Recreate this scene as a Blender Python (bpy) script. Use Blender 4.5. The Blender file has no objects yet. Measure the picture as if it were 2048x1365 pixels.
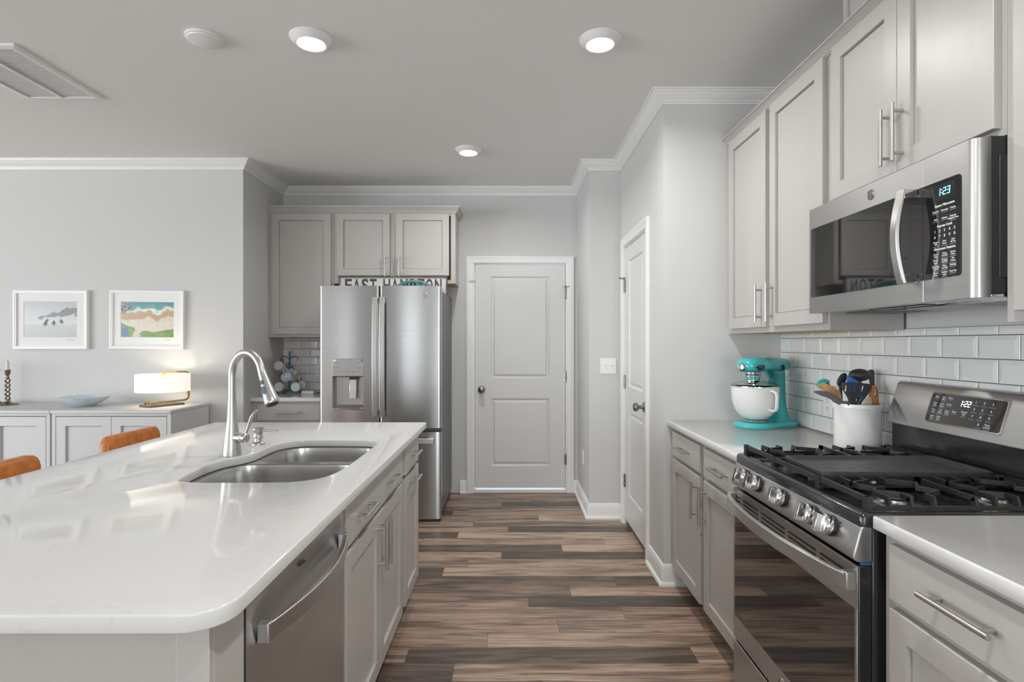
import bpy, bmesh, math, random
from mathutils import Matrix, Vector
PI = math.pi
R = math.radians
scene = bpy.context.scene
COL = scene.collection
random.seed(7)

# ------------------------------------------------------------------ camera
FPX, VPX, VPY, H = 1120.0, 1022.0, 687.0, 1.34      # focal length in pixels, vanishing point, eye height
CEIL = 2.73
cam = bpy.data.cameras.new('camera')
cam.sensor_fit = 'HORIZONTAL'
cam.sensor_width = 36.0
cam.lens = 36.0 * FPX / 2048
cam.shift_x = (1024 - VPX) / 2048
cam.shift_y = (VPY - 682.5) / 2048
cam.clip_start = 0.02
camo = bpy.data.objects.new('camera', cam)
COL.objects.link(camo)
camo.location = (0, 0, H)
camo.rotation_euler = (R(90), 0, 0)
scene.camera = camo

# ------------------------------------------------------------------ light and exposure
scene.view_settings.view_transform = 'Standard'
scene.view_settings.look = 'None'
scene.view_settings.exposure = 0.43
scene.view_settings.gamma = 1.0
scene.view_settings.use_curve_mapping = False
scene.cycles.max_bounces = 12
scene.cycles.diffuse_bounces = 6
scene.cycles.glossy_bounces = 6
scene.cycles.transmission_bounces = 8
scene.cycles.caustics_reflective = False
scene.cycles.caustics_refractive = False
scene.cycles.sample_clamp_indirect = 6.0
world = bpy.data.worlds.new('daylight')
scene.world = world
world.use_nodes = True
world.node_tree.nodes['Background'].inputs[0].default_value = (0.86, 0.93, 1.0, 1)
world.node_tree.nodes['Background'].inputs[1].default_value = 1.5

def area_light(name, loc, rot, sx, sy, power, color=(1, 1, 1), spread=180, shape='RECTANGLE'):
    l = bpy.data.lights.new(name, 'AREA')
    l.shape = shape
    l.size = sx
    if shape == 'RECTANGLE':
        l.size_y = sy
    l.energy = power
    l.color = color
    l.spread = R(spread)
    o = bpy.data.objects.new(name, l)
    COL.objects.link(o)
    o.location = loc
    o.rotation_euler = rot
    return o

WIN = [  # unseen window openings behind and to the left of the camera: (wall, a0, a1, z0, z1, power)
    ('rear', -1.80, -1.15, 0.10, 2.15, 12),
    ('rear', -5.0, -4.3, 0.40, 2.2, 4),
    ('rear', 0.05, 1.40, 0.15, 2.25, 48),  # unseen window added as fill for the surfaces facing the camera
    ('left', -3.7, 2.0, 0.25, 2.35, 290),
]
YREAR, XLEFT = -4.2, -8.4
for ax, a0, a1, z0, z1, pw in WIN:
    if ax == 'rear':
        area_light('window_daylight', ((a0 + a1) / 2, YREAR - 0.03, (z0 + z1) / 2), (R(90), 0, 0), a1 - a0, z1 - z0, pw, (0.90, 0.96, 1.0))
    else:
        area_light('window_daylight', (XLEFT - 0.03, (a0 + a1) / 2, (z0 + z1) / 2), (R(90), 0, R(-90)), a1 - a0, z1 - z0, pw, (0.90, 0.96, 1.0))
LIGHTS = [(-0.91, 2.55, 3), (0.406, 2.557, 9), (-0.305, 4.01, 8), (0.406, 0.55, 13)]  # last one is out of view, added to brighten the near counter
for lx, ly, lw in LIGHTS:
    area_light('downlight_glow', (lx, ly, CEIL - 0.034), (0, 0, 0), 0.12, 0.12, lw, (1.0, 0.985, 0.96), 160, 'DISK')

# ------------------------------------------------------------------ materials
def mat(name, col, rough=0.5, metal=0.0, **kw):
    m = bpy.data.materials.new(name)
    m.use_nodes = True
    b = m.node_tree.nodes['Principled BSDF']
    b.inputs['Base Color'].default_value = (*col, 1)
    b.inputs['Roughness'].default_value = rough
    b.inputs['Metallic'].default_value = metal
    for k, v in kw.items():
        b.inputs[k.replace('_', ' ')].default_value = v
    return m

def nodes(m):
    nt = m.node_tree
    return nt, nt.nodes['Principled BSDF']

def N(nt, t, **kw):
    n = nt.nodes.new(t)
    for k, v in kw.items():
        setattr(n, k, v)
    return n

def noisy(m, scale=(20, 20, 20), detail=4, c2=None, rvar=None, bump=0.0, lo=0.35, hi=0.65, dist=0.02):
    """break a flat material up with object-space noise: colour, roughness and bump"""
    nt, b = nodes(m)
    tc = N(nt, 'ShaderNodeTexCoord')
    mp = N(nt, 'ShaderNodeMapping')
    mp.inputs['Scale'].default_value = scale
    nt.links.new(tc.outputs['Object'], mp.inputs[0])
    nz = N(nt, 'ShaderNodeTexNoise')
    nz.inputs['Scale'].default_value = 1
    nz.inputs['Detail'].default_value = detail
    nt.links.new(mp.outputs[0], nz.inputs['Vector'])
    mr = N(nt, 'ShaderNodeMapRange')
    mr.inputs[1].default_value = lo
    mr.inputs[2].default_value = hi
    nt.links.new(nz.outputs[0], mr.inputs[0])
    if c2 is not None:
        mx = N(nt, 'ShaderNodeMix', data_type='RGBA')
        mx.inputs[6].default_value = b.inputs['Base Color'].default_value
        mx.inputs[7].default_value = (*c2, 1)
        nt.links.new(mr.outputs[0], mx.inputs[0])
        nt.links.new(mx.outputs[2], b.inputs['Base Color'])
    if rvar:
        r0 = b.inputs['Roughness'].default_value
        m2 = N(nt, 'ShaderNodeMapRange')
        m2.inputs[3].default_value = r0 - rvar
        m2.inputs[4].default_value = r0 + rvar
        nt.links.new(mr.outputs[0], m2.inputs[0])
        nt.links.new(m2.outputs[0], b.inputs['Roughness'])
    if bump:
        bp = N(nt, 'ShaderNodeBump')
        bp.inputs['Strength'].default_value = bump
        bp.inputs['Distance'].default_value = dist
        nt.links.new(nz.outputs[0], bp.inputs['Height'])
        nt.links.new(bp.outputs[0], b.inputs['Normal'])
    return m

def emit(m, col, strength):
    b = nodes(m)[1]
    b.inputs['Emission Color'].default_value = (*col, 1)
    b.inputs['Emission Strength'].default_value = strength
    return m

M = {}
M['wall'] = noisy(mat('wall_paint', (0.60, 0.60, 0.59), 0.75), (90, 90, 90), 3, bump=0.03, dist=0.004)
M['ceiling'] = noisy(mat('ceiling_paint', (0.80, 0.80, 0.79), 0.85), (80, 80, 80), 3, bump=0.03, dist=0.004)
M['trim'] = noisy(mat('trim_enamel', (0.80, 0.80, 0.79), 0.32), (30, 30, 30), 2, rvar=0.04)
M['door'] = noisy(mat('door_enamel', (0.68, 0.68, 0.676), 0.36), (40, 40, 60), 3, rvar=0.04, bump=0.02, dist=0.003)
M['cab'] = noisy(mat('greige_lacquer', (0.47, 0.45, 0.425), 0.36), (60, 60, 20), 3, c2=(0.48, 0.46, 0.435), rvar=0.012)
M['cabdark'] = noisy(mat('cabinet_toe_board', (0.20, 0.19, 0.18), 0.6), (20, 20, 20), 2, rvar=0.05)
M['ply'] = noisy(mat('cabinet_plywood', (0.62, 0.36, 0.13), 0.55), (3, 30, 30), 4, c2=(0.5, 0.27, 0.09))
M['white_furniture'] = noisy(mat('white_stain', (0.58, 0.58, 0.577), 0.5), (60, 60, 6), 4, c2=(0.568, 0.568, 0.565), bump=0.01, dist=0.004)
M['steel'] = noisy(mat('brushed_steel', (0.45, 0.447, 0.443), 0.24, 1.0), (2, 2, 90), 2, c2=(0.435, 0.432, 0.428))
M['steel_h'] = noisy(mat('brushed_steel_panel', (0.52, 0.515, 0.51), 0.36, 1.0), (60, 2, 90), 2, c2=(0.505, 0.50, 0.495))
def brushed(m, aniso, rot):
    nt, b = nodes(m)
    tg = N(nt, 'ShaderNodeTangent', direction_type='RADIAL', axis='Z')
    nt.links.new(tg.outputs[0], b.inputs['Tangent'])
    b.inputs['Anisotropic'].default_value = aniso
    b.inputs['Anisotropic Rotation'].default_value = rot
brushed(M['steel'], 0.75, 0.25)
brushed(M['steel_h'], 0.6, 0.25)
M['sinksteel'] = noisy(mat('sink_steel', (0.60, 0.59, 0.58), 0.24, 1.0), (6, 20, 6), 2, c2=(0.57, 0.56, 0.55), rvar=0.02)
M['nickel'] = noisy(mat('brushed_nickel', (0.52, 0.51, 0.495), 0.33, 1.0), (6, 6, 6), 2, rvar=0.02)
M['chrome'] = noisy(mat('polished_metal', (0.72, 0.71, 0.70), 0.1, 1.0), (30, 30, 30), 2, rvar=0.03)
M['knobmetal'] = noisy(mat('satin_pewter', (0.30, 0.29, 0.28), 0.25, 1.0), (40, 40, 40), 2, rvar=0.05)
M['blackglass'] = noisy(mat('black_glass', (0.012, 0.012, 0.013), 0.04, 0.0, Specular_IOR_Level=0.9, Coat_Weight=0.6, Coat_Roughness=0.02), (4, 4, 4), 2, rvar=0.015)
M['enamel'] = noisy(mat('black_enamel', (0.022, 0.022, 0.024), 0.16, 0.0, Specular_IOR_Level=0.7), (30, 30, 30), 2, rvar=0.03)
M['iron'] = noisy(mat('cast_iron', (0.020, 0.020, 0.021), 0.36), (120, 120, 120), 3, c2=(0.028, 0.028, 0.029), bump=0.04, dist=0.002)
M['griddle'] = noisy(mat('griddle_coating', (0.038, 0.039, 0.040), 0.40), (120, 12, 120), 3, c2=(0.048, 0.048, 0.05), rvar=0.05)
M['darkgrey'] = noisy(mat('charcoal_painted_steel', (0.105, 0.105, 0.11), 0.38), (60, 60, 60), 3, rvar=0.06)
M['blackplastic'] = noisy(mat('black_plastic', (0.02, 0.02, 0.021), 0.42), (60, 60, 60), 2, rvar=0.06)
M['nylon'] = noisy(mat('black_nylon', (0.03, 0.03, 0.031), 0.45), (90, 90, 90), 3, rvar=0.08)
M['greyrubber'] = noisy(mat('grey_silicone', (0.12, 0.125, 0.13), 0.55), (60, 60, 60), 3, rvar=0.06)
M['whiteplastic'] = noisy(mat('white_plastic', (0.80, 0.80, 0.79), 0.35), (30, 30, 30), 2, rvar=0.04)
M['tile'] = noisy(mat('glazed_white_tile', (0.78, 0.78, 0.77), 0.10), (9, 9, 9), 2, c2=(0.75, 0.75, 0.745), rvar=0.03)
M['grout'] = noisy(mat('grey_grout', (0.09, 0.092, 0.095), 0.9), (200, 200, 200), 3, c2=(0.12, 0.12, 0.12))
M['ceramic'] = noisy(mat('white_ceramic', (0.76, 0.755, 0.74), 0.12), (12, 12, 12), 2, rvar=0.03)
M['teal'] = noisy(mat('turquoise_enamel', (0.045, 0.44, 0.46), 0.16, Coat_Weight=0.4, Coat_Roughness=0.05), (20, 20, 20), 2, rvar=0.03)
M['brass'] = noisy(mat('satin_brass', (0.74, 0.47, 0.16), 0.25, 1.0), (20, 20, 20), 2, rvar=0.05)
M['oldbrass'] = noisy(mat('aged_brass', (0.30, 0.25, 0.15), 0.36, 1.0), (90, 90, 90), 4, c2=(0.16, 0.14, 0.10), rvar=0.08)
M['wood_light'] = noisy(mat('beech_wood', (0.58, 0.34, 0.16), 0.5), (60, 60, 8), 4, c2=(0.42, 0.22, 0.09))
M['wood_orange'] = noisy(mat('cherry_wood', (0.55, 0.25, 0.07), 0.45), (40, 40, 8), 4, c2=(0.42, 0.17, 0.04))
M['bone'] = noisy(mat('pale_horn', (0.62, 0.56, 0.44), 0.45), (60, 60, 10), 4, c2=(0.46, 0.40, 0.30))
M['blue'] = noisy(mat('blue_silicone', (0.02, 0.20, 0.55), 0.4), (30, 30, 30), 2, rvar=0.05)
M['slate'] = noisy(mat('slate_blue_silicone', (0.035, 0.075, 0.12), 0.45), (30, 30, 30), 2, rvar=0.05)
M['green'] = noisy(mat('jade_silicone', (0.03, 0.33, 0.30), 0.45), (30, 30, 30), 2, rvar=0.05)
M['oldwood'] = noisy(mat('weathered_wood', (0.10, 0.075, 0.055), 0.8), (8, 80, 80), 5, c2=(0.20, 0.15, 0.11), bump=0.3, dist=0.004)
M['signpaint'] = noisy(mat('chipped_white_paint', (0.68, 0.68, 0.67), 0.7), (45, 45, 45), 5, c2=(0.50, 0.49, 0.47), lo=0.5, hi=0.8)
M['signblack'] = noisy(mat('worn_black_paint', (0.05, 0.05, 0.052), 0.7), (160, 160, 160), 5, c2=(0.20, 0.20, 0.2), lo=0.52, hi=0.75)
M['leather'] = noisy(mat('cognac_leather', (0.60, 0.205, 0.045), 0.40), (35, 35, 35), 5, c2=(0.46, 0.14, 0.028), rvar=0.06, bump=0.1, dist=0.004)
M['blackmetal'] = noisy(mat('black_metal', (0.03, 0.03, 0.03), 0.4, 0.6), (40, 40, 40), 2, rvar=0.05)
M['mat_board'] = noisy(mat('mat_board', (0.80, 0.80, 0.79), 0.85), (200, 200, 200), 2, c2=(0.78, 0.78, 0.77))
M['frame_white'] = noisy(mat('white_frame_paint', (0.78, 0.78, 0.775), 0.35), (40, 40, 40), 2, rvar=0.05)
M['patina'] = noisy(mat('teal_patina', (0.03, 0.25, 0.30), 0.5, 0.2), (60, 60, 60), 4, c2=(0.02, 0.13, 0.17))
M['wire'] = noisy(mat('dark_wire', (0.03, 0.03, 0.032), 0.4, 0.7), (40, 40, 40), 2, rvar=0.05)
M['paleglaze'] = noisy(mat('pale_green_glaze', (0.66, 0.72, 0.66), 0.15), (40, 40, 40), 3, c2=(0.60, 0.68, 0.60))
M['mugwood'] = noisy(mat('brown_glaze', (0.26, 0.12, 0.045), 0.3), (60, 60, 60), 3, rvar=0.05)
M['grille_dark'] = noisy(mat('grille_backing', (0.70, 0.70, 0.69), 0.8), (40, 40, 40), 2, rvar=0.05)
M['letter_white'] = noisy(mat('white_print', (0.75, 0.75, 0.75), 0.5), (50, 50, 50), 1, rvar=0.03)
M['letter_grey'] = noisy(mat('grey_print', (0.12, 0.12, 0.12), 0.5), (50, 50, 50), 1, rvar=0.03)
M['led_blue'] = emit(mat('blue_led', (0.1, 0.5, 0.8), 0.4), (0.25, 0.80, 1.0), 2.2)
M['led_white'] = emit(mat('white_led', (0.6, 0.7, 0.8), 0.4), (0.70, 0.86, 1.0), 2.2)
M['lens'] = emit(mat('frosted_lens', (0.9, 0.9, 0.9), 0.5), (1.0, 0.97, 0.93), 6.0)
M['shade'] = emit(mat('linen_shade', (0.85, 0.82, 0.77), 0.8), (1.0, 0.93, 0.84), 0.45)
M['candle'] = noisy(mat('candle_wax', (0.72, 0.68, 0.60), 0.5), (40, 40, 40), 2, rvar=0.05)
M['bluefilm'] = noisy(mat('blue_film', (0.02, 0.14, 0.40), 0.35), (40, 40, 40), 2, rvar=0.05)
for m_ in (M['shade'], M['lens']):
    noisy(m_, (150, 150, 150), 2, rvar=0.03)

def glass(name, col, rough=0.02, alpha_thin=False, ior=1.45):
    m = mat(name, col, rough, 0.0, Transmission_Weight=1.0, IOR=ior)
    return noisy(m, (12, 12, 12), 2, rvar=0.01)
M['glass_teal'] = glass('teal_glass', (0.45, 0.78, 0.78))
M['glass_blue'] = mat('pale_blue_glass', (0.80, 0.92, 0.99), 0.05, Transmission_Weight=0.30, IOR=1.4)
noisy(M['glass_blue'], (12, 12, 12), 2, rvar=0.01)
M['clear_plastic'] = glass('clear_plastic', (0.90, 0.97, 0.98), 0.03, ior=1.2)

def quartz():
    m = mat('white_quartz', (0.70, 0.697, 0.69), 0.09)
    nt, b = nodes(m)
    tc = N(nt, 'ShaderNodeTexCoord')
    mp = N(nt, 'ShaderNodeMapping')
    mp.inputs['Scale'].default_value = (9, 26, 20)
    mp.inputs['Rotation'].default_value = (0, 0, 0.25)
    nt.links.new(tc.outputs['Object'], mp.inputs[0])
    nz = N(nt, 'ShaderNodeTexNoise')
    nz.inputs['Scale'].default_value = 1
    nz.inputs['Detail'].default_value = 6
    nz.inputs['Distortion'].default_value = 1.2
    nt.links.new(mp.outputs[0], nz.inputs['Vector'])
    ab = N(nt, 'ShaderNodeMath', operation='SUBTRACT')
    ab.inputs[1].default_value = 0.5
    nt.links.new(nz.outputs[0], ab.inputs[0])
    a2 = N(nt, 'ShaderNodeMath', operation='ABSOLUTE')
    nt.links.new(ab.outputs[0], a2.inputs[0])
    mr = N(nt, 'ShaderNodeMapRange')
    mr.inputs[1].default_value = 0.0
    mr.inputs[2].default_value = 0.025
    mr.inputs[3].default_value = 1.0
    mr.inputs[4].default_value = 0.0
    nt.links.new(a2.outputs[0], mr.inputs[0])
    n2 = N(nt, 'ShaderNodeTexNoise')
    n2.inputs['Scale'].default_value = 5
    n2.inputs['Detail'].default_value = 2
    nt.links.new(tc.outputs['Object'], n2.inputs['Vector'])
    m2 = N(nt, 'ShaderNodeMapRange')
    m2.inputs[1].default_value = 0.52
    m2.inputs[2].default_value = 0.75
    m2.inputs[4].default_value = 0.55
    nt.links.new(n2.outputs[0], m2.inputs[0])
    mu = N(nt, 'ShaderNodeMath', operation='MULTIPLY')
    nt.links.new(mr.outputs[0], mu.inputs[0])
    nt.links.new(m2.outputs[0], mu.inputs[1])
    mx = N(nt, 'ShaderNodeMix', data_type='RGBA')
    mx.inputs[6].default_value = (0.70, 0.697, 0.69, 1)
    mx.inputs[7].default_value = (0.53, 0.52, 0.505, 1)
    nt.links.new(mu.outputs[0], mx.inputs[0])
    nt.links.new(mx.outputs[2], b.inputs['Base Color'])
    return m
M['quartz'] = quartz()

def floorwood():
    m = mat('plank_floor', (0.3, 0.2, 0.15), 0.36)
    nt, b = nodes(m)
    at = N(nt, 'ShaderNodeAttribute', attribute_name='plank')
    sp = N(nt, 'ShaderNodeSeparateColor')
    nt.links.new(at.outputs['Color'], sp.inputs[0])
    tc = N(nt, 'ShaderNodeTexCoord')
    off = N(nt, 'ShaderNodeCombineXYZ')
    for i, k in enumerate((1, 2)):
        mm = N(nt, 'ShaderNodeMath', operation='MULTIPLY')
        mm.inputs[1].default_value = 37.0
        nt.links.new(sp.outputs[k], mm.inputs[0])
        nt.links.new(mm.outputs[0], off.inputs[i])
    ad = N(nt, 'ShaderNodeVectorMath', operation='ADD')
    nt.links.new(tc.outputs['Object'], ad.inputs[0])
    nt.links.new(off.outputs[0], ad.inputs[1])
    def nz(sc, det, dis, lo, hi):
        mp = N(nt, 'ShaderNodeMapping')
        mp.inputs['Scale'].default_value = sc
        nt.links.new(ad.outputs[0], mp.inputs[0])
        n = N(nt, 'ShaderNodeTexNoise')
        n.inputs['Scale'].default_value = 1
        n.inputs['Detail'].default_value = det
        n.inputs['Distortion'].default_value = dis
        nt.links.new(mp.outputs[0], n.inputs['Vector'])
        r = N(nt, 'ShaderNodeMapRange')
        r.inputs[1].default_value = lo
        r.inputs[2].default_value = hi
        nt.links.new(n.outputs[0], r.inputs[0])
        return r, n
    fine, fn = nz((4, 110, 1), 7, 0.5, 0.32, 0.70)
    patch, _ = nz((1.3, 14, 1), 5, 1.2, 0.44, 0.72)
    ramp = N(nt, 'ShaderNodeValToRGB')
    e = ramp.color_ramp.elements
    e[0].position, e[0].color = 0.0, (0.075, 0.055, 0.045, 1)
    e[1].position, e[1].color = 1.0, (0.56, 0.43, 0.335, 1)
    e2 = e.new(0.33); e2.color = (0.17, 0.118, 0.09, 1)
    e3 = e.new(0.66); e3.color = (0.37, 0.258, 0.19, 1)
    # value = tone + grain - dark patches
    a1 = N(nt, 'ShaderNodeMath', operation='MULTIPLY_ADD')
    a1.inputs[1].default_value = 0.42
    nt.links.new(fine.outputs[0], a1.inputs[0])
    nt.links.new(sp.outputs[0], a1.inputs[2])
    a2 = N(nt, 'ShaderNodeMath', operation='MULTIPLY_ADD')
    a2.inputs[1].default_value = -0.52
    knot, _ = nz((3.2, 26, 1), 5, 1.6, 0.56, 0.74)
    kk = N(nt, 'ShaderNodeMath', operation='MULTIPLY_ADD')
    kk.inputs[1].default_value = 0.75
    nt.links.new(knot.outputs[0], kk.inputs[0])
    nt.links.new(patch.outputs[0], kk.inputs[2])
    nt.links.new(kk.outputs[0], a2.inputs[0])
    nt.links.new(a1.outputs[0], a2.inputs[2])
    a3 = N(nt, 'ShaderNodeMath', operation='SUBTRACT')
    a3.inputs[1].default_value = 0.10
    nt.links.new(a2.outputs[0], a3.inputs[0])
    nt.links.new(a3.outputs[0], ramp.inputs[0])
    nt.links.new(ramp.outputs[0], b.inputs['Base Color'])
    bp = N(nt, 'ShaderNodeBump')
    bp.inputs['Strength'].default_value = 0.12
    bp.inputs['Distance'].default_value = 0.002
    nt.links.new(fn.outputs[0], bp.inputs['Height'])
    nt.links.new(bp.outputs[0], b.inputs['Normal'])
    rr = N(nt, 'ShaderNodeMapRange')
    rr.inputs[3].default_value = 0.44
    rr.inputs[4].default_value = 0.32
    nt.links.new(fine.outputs[0], rr.inputs[0])
    nt.links.new(rr.outputs[0], b.inputs['Roughness'])
    return m
M['floor'] = floorwood()
M['gap'] = noisy(mat('plank_gap', (0.03, 0.02, 0.015), 0.8), (30, 30, 30), 2, rvar=0.05)

def patterned(name, c0, c1, scale, thr):
    m = mat(name, c0, 0.18)
    nt, b = nodes(m)
    tc = N(nt, 'ShaderNodeTexCoord')
    v = N(nt, 'ShaderNodeTexVoronoi')
    v.inputs['Scale'].default_value = scale
    nt.links.new(tc.outputs['Object'], v.inputs['Vector'])
    mr = N(nt, 'ShaderNodeMapRange')
    mr.inputs[1].default_value = thr
    mr.inputs[2].default_value = thr + 0.05
    nt.links.new(v.outputs['Distance'], mr.inputs[0])
    mx = N(nt, 'ShaderNodeMix', data_type='RGBA')
    mx.inputs[6].default_value = (*c1, 1)
    mx.inputs[7].default_value = (*c0, 1)
    nt.links.new(mr.outputs[0], mx.inputs[0])
    nt.links.new(mx.outputs[2], b.inputs['Base Color'])
    return m
M['bluepattern'] = patterned('blue_flower_glaze', (0.70, 0.76, 0.80), (0.05, 0.22, 0.42), 95, 0.36)
M['lilacpattern'] = patterned('lilac_dot_glaze', (0.42, 0.36, 0.38), (0.25, 0.14, 0.22), 110, 0.3)
M['greypattern'] = patterned('grey_fleck_glaze', (0.62, 0.58, 0.52), (0.22, 0.18, 0.15), 120, 0.25)

def art_beach():
    """aerial photograph: sea, sand, crowd, lawn; generated coordinates 0..1"""
    m = mat('beach_print', (0.5, 0.5, 0.5), 0.25)
    nt, b = nodes(m)
    tc = N(nt, 'ShaderNodeTexCoord')
    s = N(nt, 'ShaderNodeSeparateXYZ')
    nt.links.new(tc.outputs['Generated'], s.inputs[0])
    nz = N(nt, 'ShaderNodeTexNoise'); nz.inputs['Scale'].default_value = 5; nz.inputs['Detail'].default_value = 8
    nt.links.new(tc.outputs['Generated'], nz.inputs['Vector'])
    a = N(nt, 'ShaderNodeMath', operation='MULTIPLY_ADD'); a.inputs[1].default_value = 0.5
    nt.links.new(nz.outputs[0], a.inputs[0]); nt.links.new(s.outputs[2], a.inputs[2])
    a2 = N(nt, 'ShaderNodeMath', operation='SUBTRACT'); a2.inputs[1].default_value = 0.25
    nt.links.new(a.outputs[0], a2.inputs[0])
    sl = N(nt, 'ShaderNodeMath', operation='MULTIPLY_ADD'); sl.inputs[1].default_value = -0.06
    nt.links.new(s.outputs[0], sl.inputs[0]); nt.links.new(a2.outputs[0], sl.inputs[2])
    rp = N(nt, 'ShaderNodeValToRGB'); rp.color_ramp.interpolation = 'LINEAR'
    els = [(0.0, (0.55, 0.47, 0.40)), (0.13, (0.60, 0.52, 0.45)), (0.17, (0.62, 0.54, 0.47)), (0.46, (0.62, 0.53, 0.45)),
           (0.52, (0.45, 0.29, 0.14)), (0.66, (0.48, 0.33, 0.19)), (0.73, (0.75, 0.78, 0.76)), (0.79, (0.12, 0.33, 0.33)), (1.0, (0.03, 0.22, 0.22))]
    e = rp.color_ramp.elements
    e[0].position, e[0].color = els[0][0], (*els[0][1], 1)
    e[1].position, e[1].color = els[-1][0], (*els[-1][1], 1)
    for p, c in els[1:-1]:
        q = e.new(p); q.color = (*c, 1)
    nt.links.new(sl.outputs[0], rp.inputs[0])
    v = N(nt, 'ShaderNodeTexVoronoi'); v.inputs['Scale'].default_value = 44
    nt.links.new(tc.outputs['Generated'], v.inputs['Vector'])
    lt = N(nt, 'ShaderNodeMath', operation='LESS_THAN'); lt.inputs[1].default_value = 0.33
    nt.links.new(v.outputs['Distance'], lt.inputs[0])
    bd = N(nt, 'ShaderNodeMath', operation='COMPARE'); bd.inputs[1].default_value = 0.26; bd.inputs[2].default_value = 0.20
    nt.links.new(sl.outputs[0], bd.inputs[0])
    mu = N(nt, 'ShaderNodeMath', operation='MULTIPLY')
    nt.links.new(lt.outputs[0], mu.inputs[0]); nt.links.new(bd.outputs[0], mu.inputs[1])
    mx = N(nt, 'ShaderNodeMix', data_type='RGBA')
    nt.links.new(mu.outputs[0], mx.inputs[0]); nt.links.new(rp.outputs[0], mx.inputs[6]); nt.links.new(v.outputs['Color'], mx.inputs[7])
    nt.links.new(mx.outputs[2], b.inputs['Base Color'])
    return m
M['art_beach'] = art_beach()
M['roof'] = noisy(mat('roof_print', (0.10, 0.17, 0.36), 0.3), (30, 30, 30), 2, rvar=0.03)
M['lawn'] = noisy(mat('lawn_print', (0.10, 0.24, 0.035), 0.25), (30, 30, 30), 5, c2=(0.20, 0.30, 0.08))
M['rock'] = noisy(mat('rock_print', (0.05, 0.065, 0.08), 0.25), (60, 60, 60), 6, c2=(0.35, 0.38, 0.36))

def art_sand():
    m = mat('sand_print', (0.5, 0.5, 0.5), 0.25)
    nt, b = nodes(m)
    tc = N(nt, 'ShaderNodeTexCoord')
    s = N(nt, 'ShaderNodeSeparateXYZ')
    nt.links.new(tc.outputs['Generated'], s.inputs[0])
    rp = N(nt, 'ShaderNodeValToRGB')
    e = rp.color_ramp.elements
    e[0].position, e[0].color = 0.0, (0.24, 0.24, 0.235, 1)
    e[1].position, e[1].color = 1.0, (0.29, 0.29, 0.285, 1)
    q = e.new(0.33); q.color = (0.31, 0.305, 0.29, 1)
    q = e.new(0.40); q.color = (0.42, 0.41, 0.39, 1)
    q = e.new(0.62); q.color = (0.36, 0.36, 0.345, 1)
    nt.links.new(s.outputs[2], rp.inputs[0])
    # bush band rising to the right, broken up by noise
    nz = N(nt, 'ShaderNodeTexNoise'); nz.inputs['Scale'].default_value = 9; nz.inputs['Detail'].default_value = 8
    nt.links.new(tc.outputs['Generated'], nz.inputs['Vector'])
    top = N(nt, 'ShaderNodeMath', operation='MULTIPLY_ADD'); top.inputs[1].default_value = 0.46; top.inputs[2].default_value = 0.46
    nt.links.new(s.outputs[0], top.inputs[0])
    d = N(nt, 'ShaderNodeMath', operation='SUBTRACT')
    nt.links.new(top.outputs[0], d.inputs[0]); nt.links.new(s.outputs[2], d.inputs[1])
    w = N(nt, 'ShaderNodeMath', operation='MULTIPLY_ADD'); w.inputs[1].default_value = 0.30; w.inputs[2].default_value = 0.02
    nt.links.new(s.outputs[0], w.inputs[0])
    bd = N(nt, 'ShaderNodeMath', operation='SUBTRACT')
    nt.links.new(w.outputs[0], bd.inputs[0]); nt.links.new(d.outputs[0], bd.inputs[1])
    mn = N(nt, 'ShaderNodeMath', operation='MINIMUM')
    nt.links.new(bd.outputs[0], mn.inputs[0]); nt.links.new(d.outputs[0], mn.inputs[1])
    ad = N(nt, 'ShaderNodeMath', operation='MULTIPLY_ADD'); ad.inputs[1].default_value = 3.0
    nt.links.new(mn.outputs[0], ad.inputs[0]); nt.links.new(nz.outputs[0], ad.inputs[2])
    mr = N(nt, 'ShaderNodeMapRange'); mr.inputs[1].default_value = 0.60; mr.inputs[2].default_value = 0.70
    nt.links.new(ad.outputs[0], mr.inputs[0])
    mx = N(nt, 'ShaderNodeMix', data_type='RGBA')
    mx.inputs[7].default_value = (0.03, 0.033, 0.037, 1)
    nt.links.new(mr.outputs[0], mx.inputs[0]); nt.links.new(rp.outputs[0], mx.inputs[6])
    nt.links.new(mx.outputs[2], b.inputs['Base Color'])
    return m
M['art_sand'] = art_sand()

# ------------------------------------------------------------------ mesh helpers
ORG = {}          # world position of each object's origin

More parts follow.
